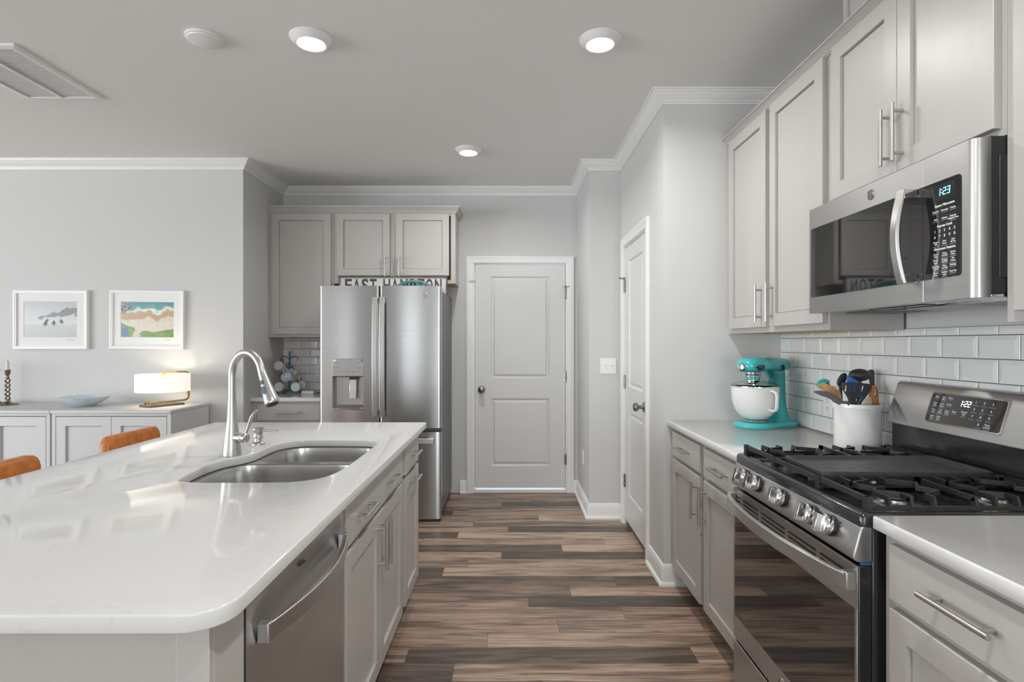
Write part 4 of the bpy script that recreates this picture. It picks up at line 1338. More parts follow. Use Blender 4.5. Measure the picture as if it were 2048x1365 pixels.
# knob panel: bulged steel extrusion
PR = [(.8785, .806), (.846, .806), (.835, .812), (.832, .822), (.838, .842), (.846, .872), (.851, .890), (.8545, .8935), (.8785, .8935)]
mb = MB(); mb.loft([[(x, y, z) for x, z in PR] for y in (RY0 + .0005, RY1 - .0005)])
kp = mb.build('control_panel', M['steel_h'], t, smooth=50, bevel=.003)
nrm = Vector((-.968, 0, .25)).normalized()
upv = Vector((.25, 0, .968))
mbd = MB()
for ky in (2.001, 1.908, 1.735, 1.566, 1.474):
    c0 = Vector((.8425, ky, .860))
    K = lambda a, b, c, c0=c0: tuple(c0 + Vector((0, -1, 0)) * a + upv * b + nrm * c)
    mb = MB(K)
    mb.lathe([(0, .0005), (.0275, .0005), (.0275, .003), (.0245, .005), (.0245, .008), (0, .008)], seg=28)
    kb = mb.build('knob', M['blackplastic'], t)
    mb = MB(K)
    mb.lathe([(0, .008), (.0262, .008), (.0275, .010), (.0275, .021), (.0262, .024), (.0240, .0255), (0, .0255)], seg=32)
    # grip ridge
    rg = []
    for a, hw_ in ((-.0245, .0075), (-.0235, .0085), (0, .0092), (.0235, .0085), (.0245, .0075)):
        rg.append([(a * .999 if False else q_[0], q_[1], q_[2]) for q_ in ((-hw_, a, .0255), (hw_, a, .0255), (hw_ * .86, a * .97, .046), (-hw_ * .86, a * .97, .046))])
    mb.loft(rg)
    mb.build('knob_cap', M['chrome'], kb, smooth=40, bevel=.001)
    for a, b, s in ((.034, .018, .0022), (.036, .010, .0016), (-.034, .016, .0016)):
        P = MB(K); mbd.bm.verts  # marks printed on the panel
        cc = K(a, b, .0022)
        mbd.cyl(tuple(Vector(cc) - nrm * .004), tuple(Vector(cc)), s, 8)
mbd.build('burner_marks', M['blackplastic'], kp)
# a scrap of blue shipping film left at the corner of the panel
mb = MB(); mb.box(.850, .8775, RY0 + .0042, RY0 + .0050, .799, .8055)
mb.build('protective_film', M['bluefilm'], t, smooth=0)
# cooktop
mb = MB()
def rim(x0, y0, x1, y1, z, r=.012): return [(x, y, z) for x, y in rrect(x0, x1, y0, y1, r, 4)]
mb.loft([rim(.850, RY0 + .0002, 1.440, RY1 - .0002, .894), rim(.850, RY0 + .0002, 1.440, RY1 - .0002, .916), rim(.853, RY0 + .003, 1.438, RY1 - .003, .923), rim(.858, RY0 + .008, 1.436, RY1 - .008, .926),
         rim(.872, RY0 + .014, 1.432, RY1 - .014, .926), rim(.880, RY0 + .020, 1.428, RY1 - .020, .916), rim(.90, RY0 + .03, 1.42, RY1 - .03, .915)])
ck = mb.build('cooktop', M['enamel'], t, smooth=40)
for bx, by, br in ((1.02, 1.49, .048), (1.29, 1.49, .038), (1.02, 1.985, .042), (1.29, 1.985, .036), (1.155, 1.74, .045)):
    mb = MB(); mb.lathe([(0, .9155), (br + .012, .9155), (br + .012, .919), (br, .923), (br - .004, .930), (0, .930)], (bx, by, 0), 28)
    bn = mb.build('burner', M['sinksteel'], t)
    mb = MB(); mb.lathe([(0, .9302), (br - .004, .9302), (br - .003, .935), (br - .006, .938), (0, .939)], (bx, by, 0), 28)
    mb.build('burner_cap', M['iron'], bn)
# grates
def bar(mb, pts, w=.0065, h=.013):
    """rectangular bar along a polyline at its top height"""
    for i in range(len(pts) - 1):
        p, q = Vector(pts[i]), Vector(pts[i + 1])
        dd = (q - p); L = dd.length
        s = Vector((-dd.y, dd.x, 0)).normalized() * w / 2
        ext = dd.normalized() * w * .35
        a, b = p - ext, q + ext
        mb.hexa([tuple(a - s - Vector((0, 0, h))), tuple(a + s - Vector((0, 0, h))), tuple(a + s), tuple(a - s), tuple(b - s - Vector((0, 0, h))), tuple(b + s - Vector((0, 0, h))), tuple(b + s), tuple(b - s)])
def grate(y0, y1):
    mb = MB()
    zt, zr = .960, .937
    X0, X1 = .882, 1.412
    ym = (y0 + y1) / 2
    # side rails low, front and back rails high
    bar(mb, [(X0, y0, zr), (X1, y0, zr)], .009, .010); bar(mb, [(X0, y1, zr), (X1, y1, zr)], .009, .010)
    for x in (X0, X1):
        bar(mb, [(x, y0, zt), (x, y1, zt)], .009, .014)
        for y in (y0, y1): bar(mb, [(x, y - .006, zt), (x, y + .006, zt)], .013, zt - .926)
    for y in (y0, y1):
        for x in (.92, 1.15, 1.38): mb.box(x - .006, x + .006, y - .005, y + .005, .9265, zr - .011)
    def finger(x, yb, pts):
        """rises from the side rail at yb, then runs inwards through the points"""
        s = 1 if yb == y0 else -1
        p0, p1 = Vector((x, yb, zr)), Vector((x, yb + s * .016, zt))
        w, h = .0062, .013
        mb.hexa([(x - w / 2, yb - s * .005, zr - .011), (x + w / 2, yb - s * .005, zr - .011), (x + w / 2, yb + s * .006, zr - .011), (x - w / 2, yb + s * .006, zr - .011),
                 (x - w / 2, yb + s * .004, zt), (x + w / 2, yb + s * .004, zt), (x + w / 2, yb + s * .02, zt - h), (x - w / 2, yb + s * .02, zt - h)])
        bar(mb, [(x, yb + s * .008, zt)] + [(a, b, zt) for a, b in pts], w, h)
    L = y1 - y0
    for cx in (1.02, 1.285):
        q = .034
        # zig-zag bar running right through beside the burner
        finger(cx - .082, y0, [(cx - .082, ym - .045), (cx - .055, ym - .012), (cx - .082, ym + .018), (cx - .082, ym + .05)])
        finger(cx - .082, y1, [(cx - .082, ym + .045)])
        finger(cx - .028, y0, [(cx - .028, ym - .068)])
        finger(cx - .028, y1, [(cx - .028, ym + .068)])
        finger(cx + .030, y0, [(cx + .030, ym - .075)])
        finger(cx + .030, y1, [(cx + .030, ym + .075)])
        bar(mb, [(cx - .055, ym - .012, zt), (cx - .030, ym - .006, zt)], .0062, .013)
        bar(mb, [(cx - .082, ym - .045, zt), (cx - .028, ym - .068, zt)], .0062, .013)
        bar(mb, [(cx - .082, ym + .045, zt), (cx - .028, ym + .068, zt)], .0062, .013)
        bar(mb, [(cx + .030, ym - .075, zt), (cx + .090, ym - .040, zt), (cx + .062, ym, zt), (cx + .090, ym + .040, zt), (cx + .030, ym + .075, zt)], .0062, .013)
    finger(1.1525, y0, [(1.1525, y1 - .01)])
    finger(1.1525, y1, [(1.1525, y1 - .03)])
    finger(1.385, y0, [(1.385, y1 - .02)])
    finger(1.385, y1, [(1.385, y1 - .03)])
    mb.build('grate', M['iron'], t, smooth=0)
grate(1.384, 1.603)
grate(1.876, 2.095)
# centre grate with griddle
mb = MB()
for y in (1.612, 1.867): bar(mb, [(.882, y, .958), (1.412, y, .958)], .010, .014)
for x in (.882, 1.412):
    bar(mb, [(x, 1.612, .958), (x, 1.867, .958)], .010, .014)
    for y in (1.612, 1.867): mb.box(x - .005, x + .005, y - .005, y + .005, .9265, .944)
bar(mb, [(1.06, 1.617, .950), (1.06, 1.862, .950)], .008, .010); bar(mb, [(1.25, 1.617, .950), (1.25, 1.862, .950)], .008, .010)
mb.build('grate', M['iron'], t, smooth=0)
mb = MB()
g = lambda d, z: [(x, y, z) for x, y in rrect(.902 + d, 1.402 - d, 1.619 + d, 1.860 - d, .02, 5)]
mb.loft([g(.006, .9505), g(0, .953), g(0, .966), g(.003, .968), g(.010, .966), g(.016, .960), g(.06, .960)])
mb.build('griddle', M['griddle'], t, smooth=50)
# backguard
mb = MB(); mb.loft([[(x, y, z) for x, z in ((1.441, .895), (1.441, 1.042), (1.485, 1.042), (1.485, .895))] for y in (RY0 + .001, RY1 - .001)])
mb.build('riser', M['enamel'], t, bevel=.002)
BX = lambda z: 1.416 + (z - 1.0435) * (1.463 - 1.416) / (1.197 - 1.0435)
prof = [(1.416, 1.0435), (1.459, 1.184), (1.463, 1.192), (1.470, 1.197), (1.485, 1.197), (1.485, 1.0435)]
mb = MB(); mb.loft([[(x, y, z) for x, z in prof] for y in (RY0 + .0008, RY1 - .0008)])
bg = mb.build('backguard', M['steel_h'], t, smooth=50, bevel=.004)
th = math.atan2(1.463 - 1.416, 1.197 - 1.0435)
def GF(yc, zc):   # plane of the slanted face: x to the viewer's right (towards -Y), y up the slope, z out
    return lambda x, y, z: (BX(zc) + math.sin(th) * y - math.cos(th) * z, yc - x, zc + math.cos(th) * y + math.sin(th) * z)
G = GF(1.778, 1.122)
mb = MB(G)
pl = lambda d, z: [(x, y, z) for x, y in rrect(-.146 + d, .146 - d, -.049 + d, .049 - d, .008, 4)]
mb.loft([pl(-.004, .0002), pl(-.004, .003), pl(-.002, .004), pl(0, .004), pl(0, .0025)], cap1=False)
mb.build('display_bezel', M['chrome'], bg)
mb = MB(G); mb.loft([pl(0, .0003), pl(0, .0028)])
dp = mb.build('display_panel', M['blackglass'], bg)
mb = MB(G); mb.box(-.048, .018, .010, .040, .0029, .0031)
mb.build('clock_window', M['blackglass'], dp, smooth=0)

SEG = {'1': 'bc', '2': 'abged', '3': 'abgcd'}
def seven(mb, s, w, h, tk, gap, tf):
    x = 0
    for ch in s:
        if ch == ':':
            for yy in (h * .3, h * .7): mb.hexa([tf(*p) for p in [(x, yy, 0), (x + tk, yy, 0), (x + tk, yy + tk, 0), (x, yy + tk, 0), (x, yy, .0003), (x + tk, yy, .0003), (x + tk, yy + tk, .0003), (x, yy + tk, .0003)]])
            x += tk + gap
            continue
        R_ = {'a': (0, w, h - tk, h), 'g': (0, w, h / 2 - tk / 2, h / 2 + tk / 2), 'd': (0, w, 0, tk), 'f': (0, tk, h / 2, h), 'e': (0, tk, 0, h / 2), 'b': (w - tk, w, h / 2, h), 'c': (w - tk, w, 0, h / 2)}
        for sg in SEG[ch]:
            a, b, c, d_ = R_[sg]
            o = 0 if ch != '1' else -(w - tk)
            e = .0004
            mb.hexa([tf(*p) for p in [(x + a + o + e, c + e, 0), (x + b + o - e, c + e, 0), (x + b + o - e, d_ - e, 0), (x + a + o + e, d_ - e, 0), (x + a + o + e, c + e, .0003), (x + b + o - e, c + e, .0003), (x + b + o - e, d_ - e, .0003), (x + a + o + e, d_ - e, .0003)]])
        x += (w if ch != '1' else tk) + gap
mb = MB()
seven(mb, '1:22', .0105, .0195, .0026, .0032, lambda x, y, z: G(-.017 + x + y * .08, .015 + y, .0033 + z))
mb.build('clock_digits', M['led_white'], dp, smooth=0)
mb = MB()
def lab(s, x, y, size=.0085):
    for i, line in enumerate(s.split('|')):
        mb.text(line, size, (lambda yy: (lambda a, b, c: G(x + a, yy + b, .0029 + c)))(y - i * size * 1.0), depth=.0002, bold=.00015)
    n = len(s.split('|'))
    y2 = y - n * size + .001
    if size < .012: mb.hexa([G(*p) for p in [(x - .011, y2, .0029), (x + .011, y2, .0029), (x + .011, y2 + .0006, .0029), (x - .011, y2 + .0006, .0029), (x - .011, y2, .0031), (x + .011, y2, .0031), (x + .011, y2 + .0006, .0031), (x - .011, y2 + .0006, .0031)]])
for x, col in ((-.123, ('Bake', 'Conv|Bake', 'Oven|Light', 'Delay|Time')), (-.094, ('Broil|Hi/Lo', 'Conv|Roast', 'Self|Clean', 'Cook|Time')), (-.065, ('Warm', 'Air Fry', 'Steam|Clean'))):
    for k, s in enumerate(col): lab(s, x, .038 - .0225 * k, .0075)
lab('Start', -.036, -.006, .0085); lab('Cancel|Off', .002, -.002, .0085)
for k, s in enumerate('123456789'):
    lab(s, .036 + .031 * (k % 3), .034 - .0225 * (k // 3), .0115)
lab('0', .067, -.034, .0115); lab('Timer|On/Off', .098, -.031, .008)
mb.build('lettering', M['letter_white'], dp, smooth=0)

# ------------------------------------------------------------------ microwave
MX = 1.128
t = thing('microwave', 'stainless over-the-range microwave with a black glass door', 'microwave', (1.3, 1.74, 1.452))
mb = MB(); mb.box(MX + .040, XR - .011, RY0 + .004, RY1 - .002, 1.462, 1.8465)
mb.box(MX + .06, XR - .03, RY0 + .0015, RY0 + .006, 1.50, 1.80)
mb.build('case', M['blackplastic'], t, bevel=.003)
MF = faceR(MX)
SEAM = 1.532
def front(u0, u1, round0):
    mb = MB()
    pr = []
    if round0:
        for k in range(7):
            w = R(90 * k / 6)
            pr.append((MX + .022 - .022 * math.sin(w), u0 + .020 - .020 * math.cos(w)))
        pr = [(MX + .0395, u0)] + pr
    else:
        pr = [(MX + .0395, u0), (MX + .002, u0), (MX, u0 + .002)]
    pr += [(MX, u1 - .002), (MX + .002, u1), (MX + .0395, u1)]
    return pr, mb
pr, mb = front(SEAM + .0007, RY1 - .001, False)
mb.loft([[(x, y, z) for x, y in pr] for z in (1.452, 1.842)])
md = mb.build('door', M['steel_h'], t, smooth=40)
pr, mb = front(RY0 + .003, SEAM - .0007, True)
mb.loft([[(x, y, z) for x, y in pr] for z in (1.452, 1.842)])
mc = mb.build('control_panel', M['steel_h'], t, smooth=40)
mb = MB(MF); mb.plate(rrect(SEAM + .0008, 2.1035, 1.511, 1.767, [.001, .001, .001, .001], 2)[0:0] or rrect(SEAM + .0008, 2.1035, 1.511, 1.767, [.008, .0005, .0005, .008], 4), .0001, .0012)
gl = mb.build('door_window', M['blackglass'], md, smooth=0)
mb = MB(MF); mb.plate(rrect(1.402, SEAM - .0008, 1.511, 1.767, [.0005, .010, .010, .0005], 4), .0001, .0012)
cg = mb.build('keypad', M['blackglass'], mc, smooth=0)
mb = MB(MF)
rings = []
for k in range(17):
    f = k / 16
    z = 1.506 + f * .262
    o = .034 + .020 * math.sin(PI * f)
    rings.append([(1.548, z, o), (1.578, z, o), (1.576, z, o + .009), (1.550, z, o + .009)])
mb.loft(rings)
mb.build('handle', M['nickel'], md, bevel=.0015, smooth=35)
mb = MB(MF); mb.box(1.550, 1.576, 1.5065, 1.532, .0013, .040); mb.box(1.550, 1.576, 1.742, 1.7675, .0013, .040)
mb.build('handle_bracket', M['chrome'], md, bevel=.002)
badge(md, lambda a, b, c: (MX - c, 1.755 - a, 1.806 + b), .0165)
KFn = lambda u, v: (lambda x, y, z: (MX - .0013 - z, u - x, v + y))
mb = MB(MF); mb.box(1.421, 1.4915, 1.716, 1.757, .00125, .0015)
mb.build('clock_window', M['enamel'], cg, smooth=0)
mb = MB()
seven(mb, '1:23', .0105, .0195, .0026, .003, lambda x, y, z: (MX - .0016 - z, 1.4725 - x - y * .08, 1.727 + y))
mb.build('clock_digits', M['led_blue'], cg, smooth=0)
mb = MB()
def lab2(s, u, v, size=.0065, line=True, bold=.0001):
    ls = s.split('|')
    for i, l_ in enumerate(ls):
        mb.text(l_, size, KFn(u, v - i * size * .95), depth=.0002, bold=bold)
    if line:
        y = v - len(ls) * size + .0008
        mb.box(MX - .0016, MX - .0013, u - .0105, u + .0105, y, y + .0005)
C3 = (1.4855, 1.4555, 1.4275)
lab2('Sensor Microwave', 1.4555, 1.702, .0088, False, .0003)
for u, s in zip(C3, ('Popcorn', 'Beverage', 'Potato')): lab2(s, u, 1.688)
for u, s in zip(C3, ('Melt', 'Reheat', 'Defrost|Weight/Time')): lab2(s, u, 1.667)
lab2('Express Cook', 1.4555, 1.648, .0088, False, .0003)
for k, s in enumerate('12345'): lab2(s, 1.4885 - .0165 * k, 1.635, .011, False)
for k, s in enumerate('67890'): lab2(s, 1.4885 - .0165 * k, 1.6205, .011, False)
for u, s in zip(C3, ('Cancel|Off', 'Start|Pause', 'Add|30 Sec')): lab2(s, u, 1.607)
lab2('Microwave Features', 1.4555, 1.588, .0088, False, .0003)
for r, row_ in enumerate((('Cook|Time', 'Timer|On/Off', 'Steam|Clean'), ('Power|Level', 'Display|On/Off', 'Set|Clock'), ('Turntable|On/Off', 'Mute|On/Off', 'Settings'), ('Boost|Time', 'Surface|Light', 'Vent Fan'))):
    for u, s in zip(C3, row_): lab2(s, u, 1.575 - r * .0165)
mb.build('lettering', M['letter_white'], cg, smooth=0)
# underside: steel pan with two grease filters and the lamp lens
mb = MB(); mb.box(MX + .042, XR - .012, RY0 + .006, RY1 - .004, 1.4525, 1.4615)
un = mb.build('base_pan', M['chrome'], t, bevel=.002)
for y0, y1 in ((1.40, 1.60), (1.88, 2.08)):
    mb = MB(); mb.box(1.24, 1.42, y0, y1, 1.4495, 1.4523)
    for k in range(9): mb.box(1.245 + k * .019, 1.250 + k * .019, y0 + .003, y1 - .003, 1.4475, 1.4495)
    mb.build('filter', M['steel'], un, smooth=0)
mb = MB(); mb.box(1.19, 1.23, 1.62, 1.86, 1.4505, 1.4524); mb.box(1.26, 1.41, 1.63, 1.85, 1.4500, 1.4524)
mb.build('lamp_lens', M['enamel'], un, bevel=.001)
# ------------------------------------------------------------------ stand mixer (local: x forwards over the bowl, z up)
t = thing('stand_mixer', 'turquoise stand mixer with a white bowl on the far right counter', 'mixer', (1.31, 2.89, .9145), R(212))
half = [(.188, 0), (.178, .045), (.145, .080), (.09, .096), (.02, .092), (-.05, .100), (-.11, .106), (-.148, .085), (-.160, .04)]
out = catmull(half + [(x, -y) for x, y in half[::-1] if y], 4)
mb = MB()
mb.loft([[(x * s, y * s, z) for x, y in out] for s, z in ((.985, .0005), (1.0, .005), (1.0, .014), (.985, .021), (.93, .026), (.86, .028))])
mb.build('base', M['teal'], t, local=True, smooth=50)
mb = MB()
mb.loft([[(cx + rx * math.cos(2 * PI * k / 28), ry * math.sin(2 * PI * k / 28), z) for k in range(28)] for z, cx, rx, ry in
         ((.024, -.070, .080, .098), (.034, -.080, .066, .082), (.055, -.090, .052, .064), (.10, -.100, .044, .048), (.17, -.105, .041, .041), (.235, -.100, .044, .042), (.283, -.080, .062, .048))])
mb.build('pillar', M['teal'], t, local=True, smooth=60)
mb = MB()
rings = []
for x, zc, hz, hy in ((-.169, .314, .003, .003), (-.167, .314, .016, .022), (-.158, .314, .027, .040), (-.140, .315, .034, .053), (-.10, .316, .037, .058), (-.02, .3165, .0375, .060), (.06, .317, .038, .062), (.12, .316, .0385, .063), (.152, .315, .035, .058), (.172, .313, .027, .046), (.183, .311, .016, .028), (.186, .311, .003, .004)):
    ring = []
    for k in range(36):
        w = 2 * PI * k / 36
        c, s = math.cos(w), math.sin(w)
        e = .62 if s < 0 else .85
        ring.append((x, hy * math.copysign(abs(c) ** .8, c), zc + hz * math.copysign(abs(s) ** e, s)))
    rings.append(ring)
mb.loft(rings)
hd = mb.build('head', M['teal'], t, local=True, smooth=70)
mb = MB(); mb.box(-.160, .06, -.0605, .0605, .3165, .3178)
mb.build('trim_strip', M['chrome'], hd, local=True)
mb = MB(); mb.lathe([(0, .183), (.017, .183), (.0195, .187), (.0195, .198), (.0175, .202), (.010, .203), (0, .2035)], (0, 0, .307), 24, axis='x')
mb.build('hub_cap', M['chrome'], t, local=True)
mb = MB(); mb.cyl((.135, .052, .306), (.135, .083, .306), .0125, 18); mb.cyl((.150, .062, .306), (.172, .064, .306), .0035, 8)
mb.build('hub_knob', M['blackplastic'], t, local=True, bevel=.001)
mb = MB(); mb.lathe([(0, .056), (.009, .056), (.010, .064), (.006, .070), (0, .071)], (-.062, 0, .303), 16, axis='y', squash=(.8, 1.25))
mb.build('speed_lever', M['blackplastic'], t, local=True)
mb = MB(); mb.lathe([(0, .2795), (.0395, .2795), (.0385, .258), (0, .258)], (.105, 0, 0), 32)
bd = mb.build('hub_band', M['chrome'], t, local=True)
mb = MB(); mb.lathe([(0, .2575), (.0365, .2575), (.036, .244), (0, .244)], (.105, 0, 0), 32)
mb.build('blue_band', M['teal'], t, local=True)
mb = MB(); mb.lathe([(0, .2435), (.0355, .2435), (.033, .228), (.018, .222), (0, .222)], (.105, 0, 0), 32)
mb.build('planetary_hub', M['chrome'], t, local=True)
mb = MB(); mb.cyl((.09, 0, .2215), (.09, 0, .14), .007, 12); mb.tube([(.09, 0, .15), (.09, .04, .14), (.09, .05, .10), (.09, .03, .06), (.09, 0, .05), (.09, -.03, .06), (.09, -.05, .10), (.09, -.04, .14), (.09, 0, .15)], .004, 8)
mb.build('beater', M['chrome'], t, local=True)
mb = MB()
a_mid = R(35)      # the side of the band turned to the camera
mb.text('KitchenAid', .0185, lambda x, y, z: (.105 + (.0392 + z) * math.cos(a_mid - (-x) / .0392), (.0392 + z) * math.sin(a_mid - (-x) / .0392), .2685 + y), depth=.0005, bold=.0005, width=.070)
mb.build('lettering', M['blackplastic'], bd, local=True, smooth=0)
bx = .083
mb = MB()
mb.lathe([(0, .040), (.045, .040), (.062, .048), (.082, .066), (.098, .092), (.108, .125), (.1125, .16), (.1140, .207), (.1160, .2085), (.1160, .2105), (.1120, .2105), (.1100, .16), (.1050, .125), (.095, .094), (.079, .069), (.060, .052), (.044, .044), (0, .044)], (bx, 0, 0), 48)
bw = mb.build('bowl', M['ceramic'], t, local=True, smooth=50)
mb = MB(); mb.lathe([(.1146, .2068), (.1168, .208), (.1168, .211), (.1140, .2118), (.1112, .211), (.1112, .208)], (bx, 0, 0), 48)
mb.build('bowl_rim', M['chrome'], bw, local=True)
mb = MB(); mb.lathe([(0, .0285), (.054, .0285), (.056, .032), (.052, .038), (.046, .0425), (0, .0425)], (bx, 0, 0), 36)
mb.build('bowl_foot', M['chrome'], bw, local=True)
ah = R(75)
hdir = Vector((math.cos(ah), math.sin(ah), 0))
c = Vector((bx, 0, 0))
mb = MB()
mb.tube([c + hdir * .110 + Vector((0, 0, .192)), c + hdir * .128 + Vector((0, 0, .191)), c + hdir * .146 + Vector((0, 0, .183)), c + hdir * .152 + Vector((0, 0, .165)), c + hdir * .150 + Vector((0, 0, .12)), c + hdir * .144 + Vector((0, 0, .100)), c + hdir * .130 + Vector((0, 0, .094)), c + hdir * .094 + Vector((0, 0, .098))], [.0065, .0065, .0068, .007, .007, .007, .0066, .006], 14, flat=(1.35, .8))
mb.build('bowl_handle', M['ceramic'], bw, local=True, smooth=60)
mb = MB(); mb.lathe([(.1125, .2125), (.108, .219), (.090, .228), (.060, .231), (.060, .2295), (.089, .2265), (.107, .2175), (.1115, .2125)], (bx, 0, 0), 40)
sh = mb.build('pouring_shield', M['clear_plastic'], t, local=True)
mb = MB()
o4 = lambda x0, x1, y0, y1, z: [(x0, y0, z), (x1, y0, z), (x1, y1, z), (x0, y1, z)]
mb.loft([o4(-.005, .055, .055, .080, .231), o4(-.055, .045, .070, .120, .272), o4(-.0535, .0435, .0715, .1185, .272), o4(-.0035, .0535, .0565, .0785, .2315)], cap0=False, cap1=False)
mb.build('chute', M['clear_plastic'], sh, local=True, smooth=0)

# ------------------------------------------------------------------ utensil crock
cx, cy = 1.372, 2.220
mb = MB(); mb.lathe([(0, .9145), (.080, .9145), (.082, .918), (.0825, 1.05), (.0835, 1.075), (.0868, 1.086), (.0872, 1.098), (.085, 1.1035), (.080, 1.102), (.0775, 1.09), (.0765, 1.04), (.0760, .924), (0, .922)], (cx, cy, 0), 56)
tag(mb.build('utensil_crock', M['ceramic'], smooth=50), 'white ceramic crock holding cooking utensils beside the range', 'crock')
def U(x, y, Y): return Vector(at(1610 + x / 7.583, 720 + y / 7.583, Y))
def flat(outline, Y, th=.004, holes=(), lean=0.0):
    """plate in the X-Z plane from an outline in photo-crop units"""
    P = [[(U(x, y, Y).x, U(x, y, Y).z) for x, y in o] for o in (outline, *holes)]
    mb = curve_plate(P, -th / 2, th / 2, .0006, 1)
    z0 = min(v.co.y for v in mb.bm.verts)
    for v in mb.bm.verts:
        x, z, n = v.co
        v.co = (x, Y + n + (z - z0) * lean, z)
    return mb
def utensil(name, head, hm, foot, top, r, handle_m, label, cat='utensil', r1=None):
    o = head.build(name, hm, smooth=40, recalc=True)
    tag(o, label, cat, 'cooking utensils in the white crock')
    m_ = MB()
    m_.tube([foot, (Vector(foot) + Vector(top)) / 2, top], [r, r, r1 or r], 12)
    m_.build('handle', handle_m, o, smooth=60)
    return o
foot = lambda dx, dy: (cx + dx, cy + dy, .935)
E = lambda c, a, b, rot=0, n=20: [(c[0] + a * math.cos(2 * PI * k / n) * math.cos(R(rot)) - b * math.sin(2 * PI * k / n) * math.sin(R(rot)), c[1] + a * math.cos(2 * PI * k / n) * math.sin(R(rot)) + b * math.sin(2 * PI * k / n) * math.cos(R(rot))) for k in range(n)]
slot = lambda x, sl: [(x - 14, 398), (x + 12, 394), (x + 12 + sl, 480), (x - 14 + sl, 486)]
hm = flat(catmull([(560, 352), (660, 340), (780, 348), (985, 372), (992, 430), (930, 520), (800, 575), (735, 640), (730, 700), (655, 700), (660, 640), (640, 570), (590, 490), (556, 420)], 4), 2.166, .0035,
          [slot(620, -8), slot(680, -8), slot(745, -10), slot(815, -16), slot(878, -22)])
utensil('slotted_turner', hm, M['nylon'], foot(-.02, .01), U(692, 690, 2.167), .0065, M['nylon'], 'black slotted turner standing at the front of the utensil crock')
def dome(c, rx, rz, ry, tilt=0):
    m_ = MB()
    rings = []
    for k in range(9):
        w = R(90 * k / 8)
        rr, hh = math.cos(w), math.sin(w)
        rings.append([(c.x + rx * rr * math.cos(2 * PI * j / 28) * math.cos(tilt) - rz * rr * math.sin(2 * PI * j / 28) * math.sin(tilt), c.y - ry * hh,
                       c.z + rx * rr * math.cos(2 * PI * j / 28) * math.sin(tilt) + rz * rr * math.sin(2 * PI * j / 28) * math.cos(tilt)) for j in range(28)])
    for k in range(8, -1, -1):
        w = R(90 * k / 8)
        rr, hh = math.cos(w) * .94, math.sin(w) * .9
        rings.append([(c.x + rx * rr * math.cos(2 * PI * j / 28) * math.cos(tilt) - rz * rr * math.sin(2 * PI * j / 28) * math.sin(tilt), c.y - ry * hh + .0005,
                       c.z + rx * rr * math.cos(2 * PI * j / 28) * math.sin(tilt) + rz * rr * math.sin(2 * PI * j / 28) * math.cos(tilt)) for j in range(28)])
    m_.loft(rings)
    return m_
utensil('ladle', dome(U(825, 232, 2.248), .0445, .0255, .028), M['nylon'], foot(.005, .03), U(840, 300, 2.250), .006, M['nylon'], 'large round black ladle, highest in the utensil crock')
utensil('serving_spoon', dome(U(560, 300, 2.272), .030, .0165, .010, R(58)), M['nylon'], foot(-.03, .045), U(535, 365, 2.272), .006, M['nylon'], 'black spoon leaning left behind the ladle in the crock')
hm = MB(); p = U(1005, 185, 2.272); q = U(1022, 420, 2.268)
hm.tube([p + Vector((0, 0, .010)), p + Vector((0, 0, .007)), p, (p + q) / 2, q], [.004, .0095, .0115, .0095, .008], 16)
utensil('black_handled_tool', hm, M['nylon'], foot(.04, .03), tuple(q), .007, M['nylon'], 'black rounded handle rising at the right rear of the crock')
utensil('spatula', flat(catmull([(182, 372), (205, 322), (285, 288), (345, 305), (375, 335), (330, 352), (250, 352), (222, 380), (196, 412)], 4), 2.226, .008), M['green'], foot(.05, .02), U(330, 345, 2.227), .0075, M['slate'], 'jade green spatula tip with a navy handle at the left of the crock', r1=.006)
utensil('wooden_spoon', flat(catmull([(205, 400), (235, 365), (320, 365), (430, 415), (520, 480), (545, 545), (520, 580), (440, 545), (340, 485), (240, 445)], 4), 2.212, .009), M['wood_light'], foot(.03, .0), U(505, 545, 2.213), .006, M['wood_light'], 'wooden spoon leaning left above the grey tongs in the crock')
utensil('tongs', flat(catmull([(138, 485), (200, 468), (320, 478), (420, 520), (520, 580), (585, 640), (600, 690), (540, 690), (460, 655), (370, 590), (220, 535)], 4), 2.196, .006), M['greyrubber'], foot(.02, -.02), U(570, 660, 2.197), .008, M['greyrubber'], 'dark grey leaf shaped tongs leaning far left in the crock')
utensil('blue_spatula', flat(catmull([(640, 245), (700, 270), (790, 318), (850, 380), (840, 500), (740, 520), (655, 480), (640, 350)], 4), 2.218, .005), M['blue'], foot(0, .0), U(740, 500, 2.218), .006, M['slate'], 'bright blue spatula seen through the slots of the black turner')
hm = MB(); p = U(985, 425, 2.200); q = U(830, 640, 2.190)
hm.tube([p + Vector((.004, 0, .006)), p, (p + q) / 2, q], [.004, .0085, .0085, .007], 14)
utensil('whisk_handle', hm, M['slate'], foot(-.02, -.01), tuple(q), .006, M['slate'], 'slate blue handle leaning right in front of the ladle in the crock')
utensil('horn_spoon', flat(catmull([(852, 712), (872, 650), (930, 585), (975, 560), (1002, 610), (1005, 715), (930, 745)], 4), 2.174, .006), M['bone'], foot(.0, -.02), U(930, 720, 2.175), .005, M['bone'], 'pale horn coloured spoon at the right front of the crock')
hm = flat(catmull([(978, 560), (1000, 430), (1035, 388), (1075, 400), (1098, 470), (1106, 560), (1098, 715), (1000, 715), (1006, 640)], 4), 2.212, .011, [E((1066, 500), 22, 68, 4)[::-1], E((1072, 680), 20, 22)[::-1]])
utensil('pasta_fork', hm, M['wood_orange'], foot(.01, -.01), U(1040, 705, 2.212), .006, M['wood_orange'], 'orange wooden tool with an oval hole at the right of the crock')

